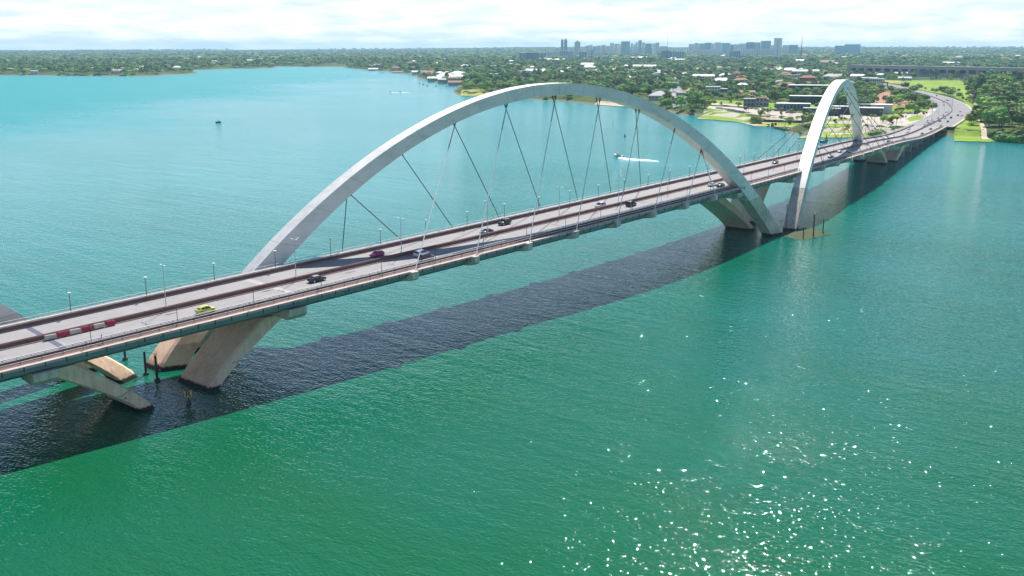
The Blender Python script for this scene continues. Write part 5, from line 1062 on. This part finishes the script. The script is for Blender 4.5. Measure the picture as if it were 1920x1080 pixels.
# ---- skyline
CITYM = {k: mat('tower_'+k, c, .6, var=.06, vscale=.02) for k, c in dict(white=(.85, .85, .83), blue=(.30, .45, .58), teal=(.30, .58, .66), grey=(.66, .67, .69), cream=(.84, .79, .71), dark=(.15, .23, .33), pane=(.55, .62, .68)).items()}
def tower(u0, u1, vtop, D, c, label, fins=True, depth=24, group=None, crown=None, vbase=None):
    um = (u0+u1)/2; q = along(um, vtop, D); g = gz(q[0], q[1]); w = (u1-u0)*D/F_PX*1.0; top = q[2]; h = top-g
    r = math.atan2(CY-q[1], CX-q[0])+PI/2; t = thing('tower_block', label, 'tower' if h > w else 'office block', (q[0], q[1], g), r, group)
    m = MB(); m.box((0, 0, h/2-3), (w, depth, h+6)); m.build('shaft', CITYM[c], t)
    m = MB(); m.box((0, 0, h+.8), (w*1.02, depth*1.02, 1.6)); m.build('roof_slab', CITYM['white' if c != 'white' else 'grey'], t)
    if fins:
        n = max(2, min(9, int(w/9)))
        fm = MB(); fm.box((0, 0, h*.52), (w/n*.42, .5, h*.86)); me = fm.mesh('window_strip', CITYM['pane'] if c in ('white', 'cream', 'grey') else CITYM['blue' if c == 'teal' else 'dark'])
        for i in range(n): link('window_strip', me, t, (-w/2+w*(i+.5)/n, -depth/2-.2, 0))
    if crown: m = MB(); m.box((0, 0, h+4.5), (w*.45, depth*.5, 6)); m.build('plant_room', CITYM['grey'], t)
    CLEAR.append((q[0], q[1], w*.6+10)); return t
tower(1052, 1056.8, 75, 5600, 'blue', 'dark blue twin tower at the left of the skyline, left half', crown=True); tower(1058, 1063.5, 74.5, 5600, 'blue', 'dark blue twin tower at the left of the skyline, right half', crown=True)
tower(1077.5, 1088, 79, 5600, 'grey', 'lone grey tower right of the twin towers', crown=True); tower(1165, 1181, 78, 5800, 'teal', 'broad teal glass slab tower in the middle of the left skyline')
tower(1452, 1458.2, 72, 5000, 'white', 'tall white twin slab landmark tower, left slab', fins=False, depth=30); tower(1459.6, 1466.5, 72, 5000, 'white', 'tall white twin slab landmark tower, right slab', fins=False, depth=30); tower(1458.2, 1459.6, 73, 5012, 'dark', 'dark link between the two white landmark slabs', fins=False, depth=14)
tower(974, 985, 99, 3900, 'blue', 'wide dark blue office block in front of the left woods, left wing', depth=40); tower(986, 1010, 98.5, 3905, 'dark', 'wide dark blue office block in front of the left woods, right wing', depth=40)
tower(1567, 1586, 86, 6200, 'teal', 'broad teal block right of the white landmark, lower left part', fins=False); tower(1586, 1612, 83.5, 6200, 'teal', 'broad teal block right of the white landmark, taller right part', fins=False)
tower(1400, 1414, 79.5, 6000, 'blue', 'blue glass block left of the white landmark, lower one'); tower(1428, 1445, 77, 6000, 'teal', 'teal glass block left of the white landmark, taller one')
rs = random.Random(9); gl = 'pale blocks of the left skyline'; gr_ = 'pale blocks of the right skyline'; gf = 'mid height office blocks before the skyline'
for u0, u1, vt, c in ((1090, 1097, 88, 'cream'), (1098, 1104, 86, 'grey'), (1104, 1111, 85, 'white'), (1112, 1117, 87, 'teal'), (1118, 1126, 86, 'cream'), (1128, 1136, 85, 'grey'), (1137, 1143, 86.5, 'white'), (1144, 1151, 81, 'white'), (1152, 1158, 82.5, 'cream'), (1158, 1164, 83, 'white'), (1183, 1187, 82, 'cream'), (1188, 1192, 84, 'white'), (1192, 1196, 80, 'cream'), (1197, 1203, 76, 'blue'), (1204, 1209, 80, 'cream'), (1210, 1222, 82, 'teal'), (1223, 1230, 82, 'white'), (1230, 1236, 80.5, 'grey'), (1068, 1076, 90, 'cream'), (1040, 1050, 91, 'grey'), (1238, 1250, 87, 'grey')):
    tower(u0, u1, vt, rs.uniform(5900, 6600), c, {'cream': 'cream apartment tower', 'grey': 'grey apartment tower', 'white': 'white apartment tower', 'teal': 'teal glass tower', 'blue': 'narrow dark tower'}[c]+' crowding the left skyline', group=gl)
for u0, u1, vt, c in ((1292, 1302, 83, 'white'), (1303, 1310, 81, 'cream'), (1311, 1321, 82, 'teal'), (1322, 1334, 80.5, 'teal'), (1335, 1340, 82, 'white'), (1341, 1352, 80, 'white'), (1353, 1369, 81, 'teal'), (1370, 1376, 84, 'blue'), (1377, 1386, 83.5, 'white'), (1387, 1399, 82, 'grey'), (1415, 1426, 80, 'white'), (1446, 1451, 85, 'white'), (1468, 1480, 85, 'white'), (1481, 1496, 84.5, 'teal')):
    tower(u0, u1, vt, rs.uniform(5900, 6500), c, {'cream': 'cream office slab', 'grey': 'grey office slab', 'white': 'white office slab', 'teal': 'teal glass office slab', 'blue': 'blue office slab'}[c]+' in the long row of the right skyline', group=gr_)
for u0, u1, vt, c, d_ in ((1012, 1024, 98, 'blue', 4600), (1025, 1048, 96, 'grey', 5000), (1050, 1064, 94, 'blue', 5000), (1064, 1074, 95, 'teal', 4900), (1086, 1100, 96, 'blue', 4700), (1101, 1106, 92, 'cream', 4700), (1107, 1113, 92, 'teal', 4700), (1114, 1130, 96, 'grey', 4800), (1240, 1258, 94, 'dark', 4300), (1258, 1282, 95.5, 'blue', 4300), (1361, 1368, 93, 'white', 4700), (1369, 1388, 95, 'blue', 4700), (1300, 1325, 92, 'cream', 5400), (1326, 1350, 92.5, 'white', 5400), (1385, 1420, 91, 'white', 5500), (1421, 1450, 91, 'cream', 5500)):
    tower(u0, u1, vt+.9, d_, c, {'cream': 'cream mid rise block', 'grey': 'grey mid rise block', 'white': 'white mid rise block', 'teal': 'teal mid rise block', 'blue': 'blue mid rise block', 'dark': 'dark mid rise block'}[c]+' in front of the skyline towers', group=gf)
gh = 'ghostly far apartment blocks on the hazy left horizon'
for i in range(30): u = 140+i*10+rs.uniform(-3, 3); tower(u, u+rs.uniform(5, 9), 93.2-rs.random()*1.8*(1 if i > 12 else .3), 13000, 'white', 'faint pale apartment block on the hazy left horizon', fins=False, group=gh)
for i in range(26): u = 600+i*15+rs.uniform(-4, 4); tower(u, u+rs.uniform(3, 8), 91.5-rs.random()*1.2-(u-600)/380*1.5, 11500, rs.choice(['white', 'grey']), 'tiny pale block on the wooded ridge left of the skyline', fins=False, group='tiny blocks on the far wooded ridge')
for i in range(34): u = 1500+i*13+rs.uniform(-4, 4); tower(u, u+rs.uniform(3, 9), 88-rs.random()*1.2, 11500, rs.choice(['white', 'cream']), 'tiny pale block on the far ridge right of the skyline', fins=False, group='tiny blocks on the far right ridge')
def antenna(u, vtop, vb, D, label, r=1.4):
    q = along(u, vtop, D); g = gz(q[0], q[1]); t = thing('antenna_mast', label, 'antenna', (q[0], q[1], g)); h = q[2]-g
    m = MB(); m.tube((0, 0, -2), (0, 0, h*.55), r, r*.7, n=5); m.tube((0, 0, h*.55), (0, 0, h), r*.7, r*.25, n=5); m.build('mast', M['pole_dark'], t)
    m = MB(); m.tube((0, 0, h*.30), (0, 0, h*.33), r*3, r*3, n=8); m.build('platform', M['pole_dark'], t)
antenna(1252.5, 54, 130, 3000, 'tall thin radio mast rising above the middle of the skyline', .55); antenna(1504.5, 68, 103, 4600, 'thick dark tapered mast right of the white landmark', 2.4)
antenna(1012, 87, 95, 9000, 'short thin mast on the ridge left of the twin towers', 1.2); antenna(1526, 97, 118, 2900, 'thin pale light mast above the grey hall', .35); antenna(1221, 90, 108, 4000, 'short pale mast between towers and mid rise blocks', .8)
# parked cars by the parking lawn
gp = 'cars parked in the row by the lawn'
def park(u, v, rz, kind, col, lab, grp): q = at(u, v, 5.1); car(kind, col, (q[0], q[1], gz(q[0], q[1])+.1), rz, lab, grp)
rr = dirv(1346, 203, 1392, 211)+PI/2
for i in range(15): f = i/14; park(1345+f*48, 203.3+f*6.2, rr+rs.uniform(-.05, .05), rs.choice(['sedan', 'hatch', 'suv']), (c_ := rs.choice(['white', 'white', 'white', 'black', 'silver'])), c_+' car parked in the row beside the lawn', gp)
for i in range(14): f = i/13; park(1358+f*62, 199.2+f*6., rr+rs.uniform(-.1, .1), rs.choice(['sedan', 'hatch', 'suv']), (c_ := rs.choice(['white', 'white', 'black', 'silver', 'red'])), c_+' car parked before the grey house shell', 'cars parked in the back row')
for i in range(20): f = i/19; park(1430+f*60+rs.uniform(-2, 2), 206+f*6+rs.uniform(-1.6, 1.6), rr+rs.uniform(-.3, .3), rs.choice(['sedan', 'hatch', 'suv']), (c_ := rs.choice(['white', 'black', 'grey', 'silver', 'red'])), c_+' car parked before the boat club', 'cars parked in front of the boat club')
for i in range(12): park(rs.uniform(1255, 1284), rs.uniform(172, 188), rs.uniform(0, 3), 'sedan', (c_ := rs.choice(['white', 'silver', 'black'])), c_+' car parked in the small lot at the end of the street', 'cars in the small street lot')
for i in range(8): park(rs.uniform(1625, 1732), rs.uniform(197.3, 199), rr, 'sedan', (c_ := rs.choice(['white', 'silver', 'grey'])), c_+' car parked along the red earth court', 'cars along the red earth court')
# ---- woodland behind everything that is picked out above
CRN = {}
for o in COL.objects:
    if o.type == 'MESH' and o.name.split('.')[0] == 'crown': CRN.setdefault(o.data.name, o)
src = [CRN[cm_.name] for kx in ('broad', 'round', 'spread', 'tall') for cm_, tm_ in TREEK[kx] if cm_.name in CRN]
def wood(name, label, d0, d1, n, s0, s1, flat=1.):
    P = wood_points(d0, d1, n); print(name, len(P)); return woodland(name, label, P, rng.uniform(s0, s1, len(P)), src, flat)
for x, y, r in TXY: CLEAR.append((x, y, r))
wood('near_woodland', 'continuous green woodland covering the nearer slopes behind the shore', 640, 2300, 5200, .42, .95)
del CLEAR[-len(TXY):]
wood('middle_woodland', 'continuous woodland filling the middle distance up to the city', 2300, 4300, 13000, .7, 1.25, .85)
wood('far_woodland', 'hazy woodland running to the horizon', 4300, 13000, 28000, 1.3, 2.6, .42)

# ================================================================== LABELS that single each thing out
ORD = ['first', 'second', 'third', 'fourth', 'fifth', 'sixth', 'seventh', 'eighth', 'ninth', 'tenth', 'eleventh', 'twelfth', 'thirteenth', 'fourteenth', 'fifteenth', 'sixteenth']
def sharers():
    by = {}
    for o in COL.objects:
        if o.parent is None and o.get('label') and o.get('category'): by.setdefault(o['label'], []).append(o)
    return {k: v for k, v in by.items() if len(v) > 1}
def inframe(o):
    p = px(o.location); f = np.dot(np.array(o.location)-_c, _fw); return f > 0 and -20 < p[0] < 1940 and -20 < p[1] < 1100
bpy.context.view_layer.update()
for lab, os_ in sharers().items():        # zones inside a big group: front or back, left or right
    v_ = [o for o in os_ if inframe(o)]
    if len(v_) < 5 or len(lab.split()) > 12 or 'mast' in lab or 'pole' in lab: continue
    U = sorted(px(o.location)[0] for o in v_); V = sorted(px(o.location)[1] for o in v_)
    for o in v_:
        u, v = px(o.location); a = 'left' if u < U[len(U)//3] else ('right' if u > U[2*len(U)//3] else 'middle'); b = 'front' if v > V[len(V)//2] else 'back'
        o['label'] = lab+', '+b+' '+a+' part'
for lab, os_ in sharers().items():
    v_ = sorted([o for o in os_ if inframe(o)], key=lambda o: px(o.location)[0])
    if len(v_) < 2 or len(v_) > 20 and 'mast' not in lab and 'pole' not in lab: continue
    n = len(v_)
    if len(lab.split()) > 12: continue
    for i, o in enumerate(v_):
        k = n-1-i
        o['label'] = lab+', '+('leftmost' if i == 0 else 'rightmost' if k == 0 else ORD[i]+' from left' if i < 16 and (i <= k or k >= 16) else ORD[k]+' from right' if k < 16 else 'in the far middle')
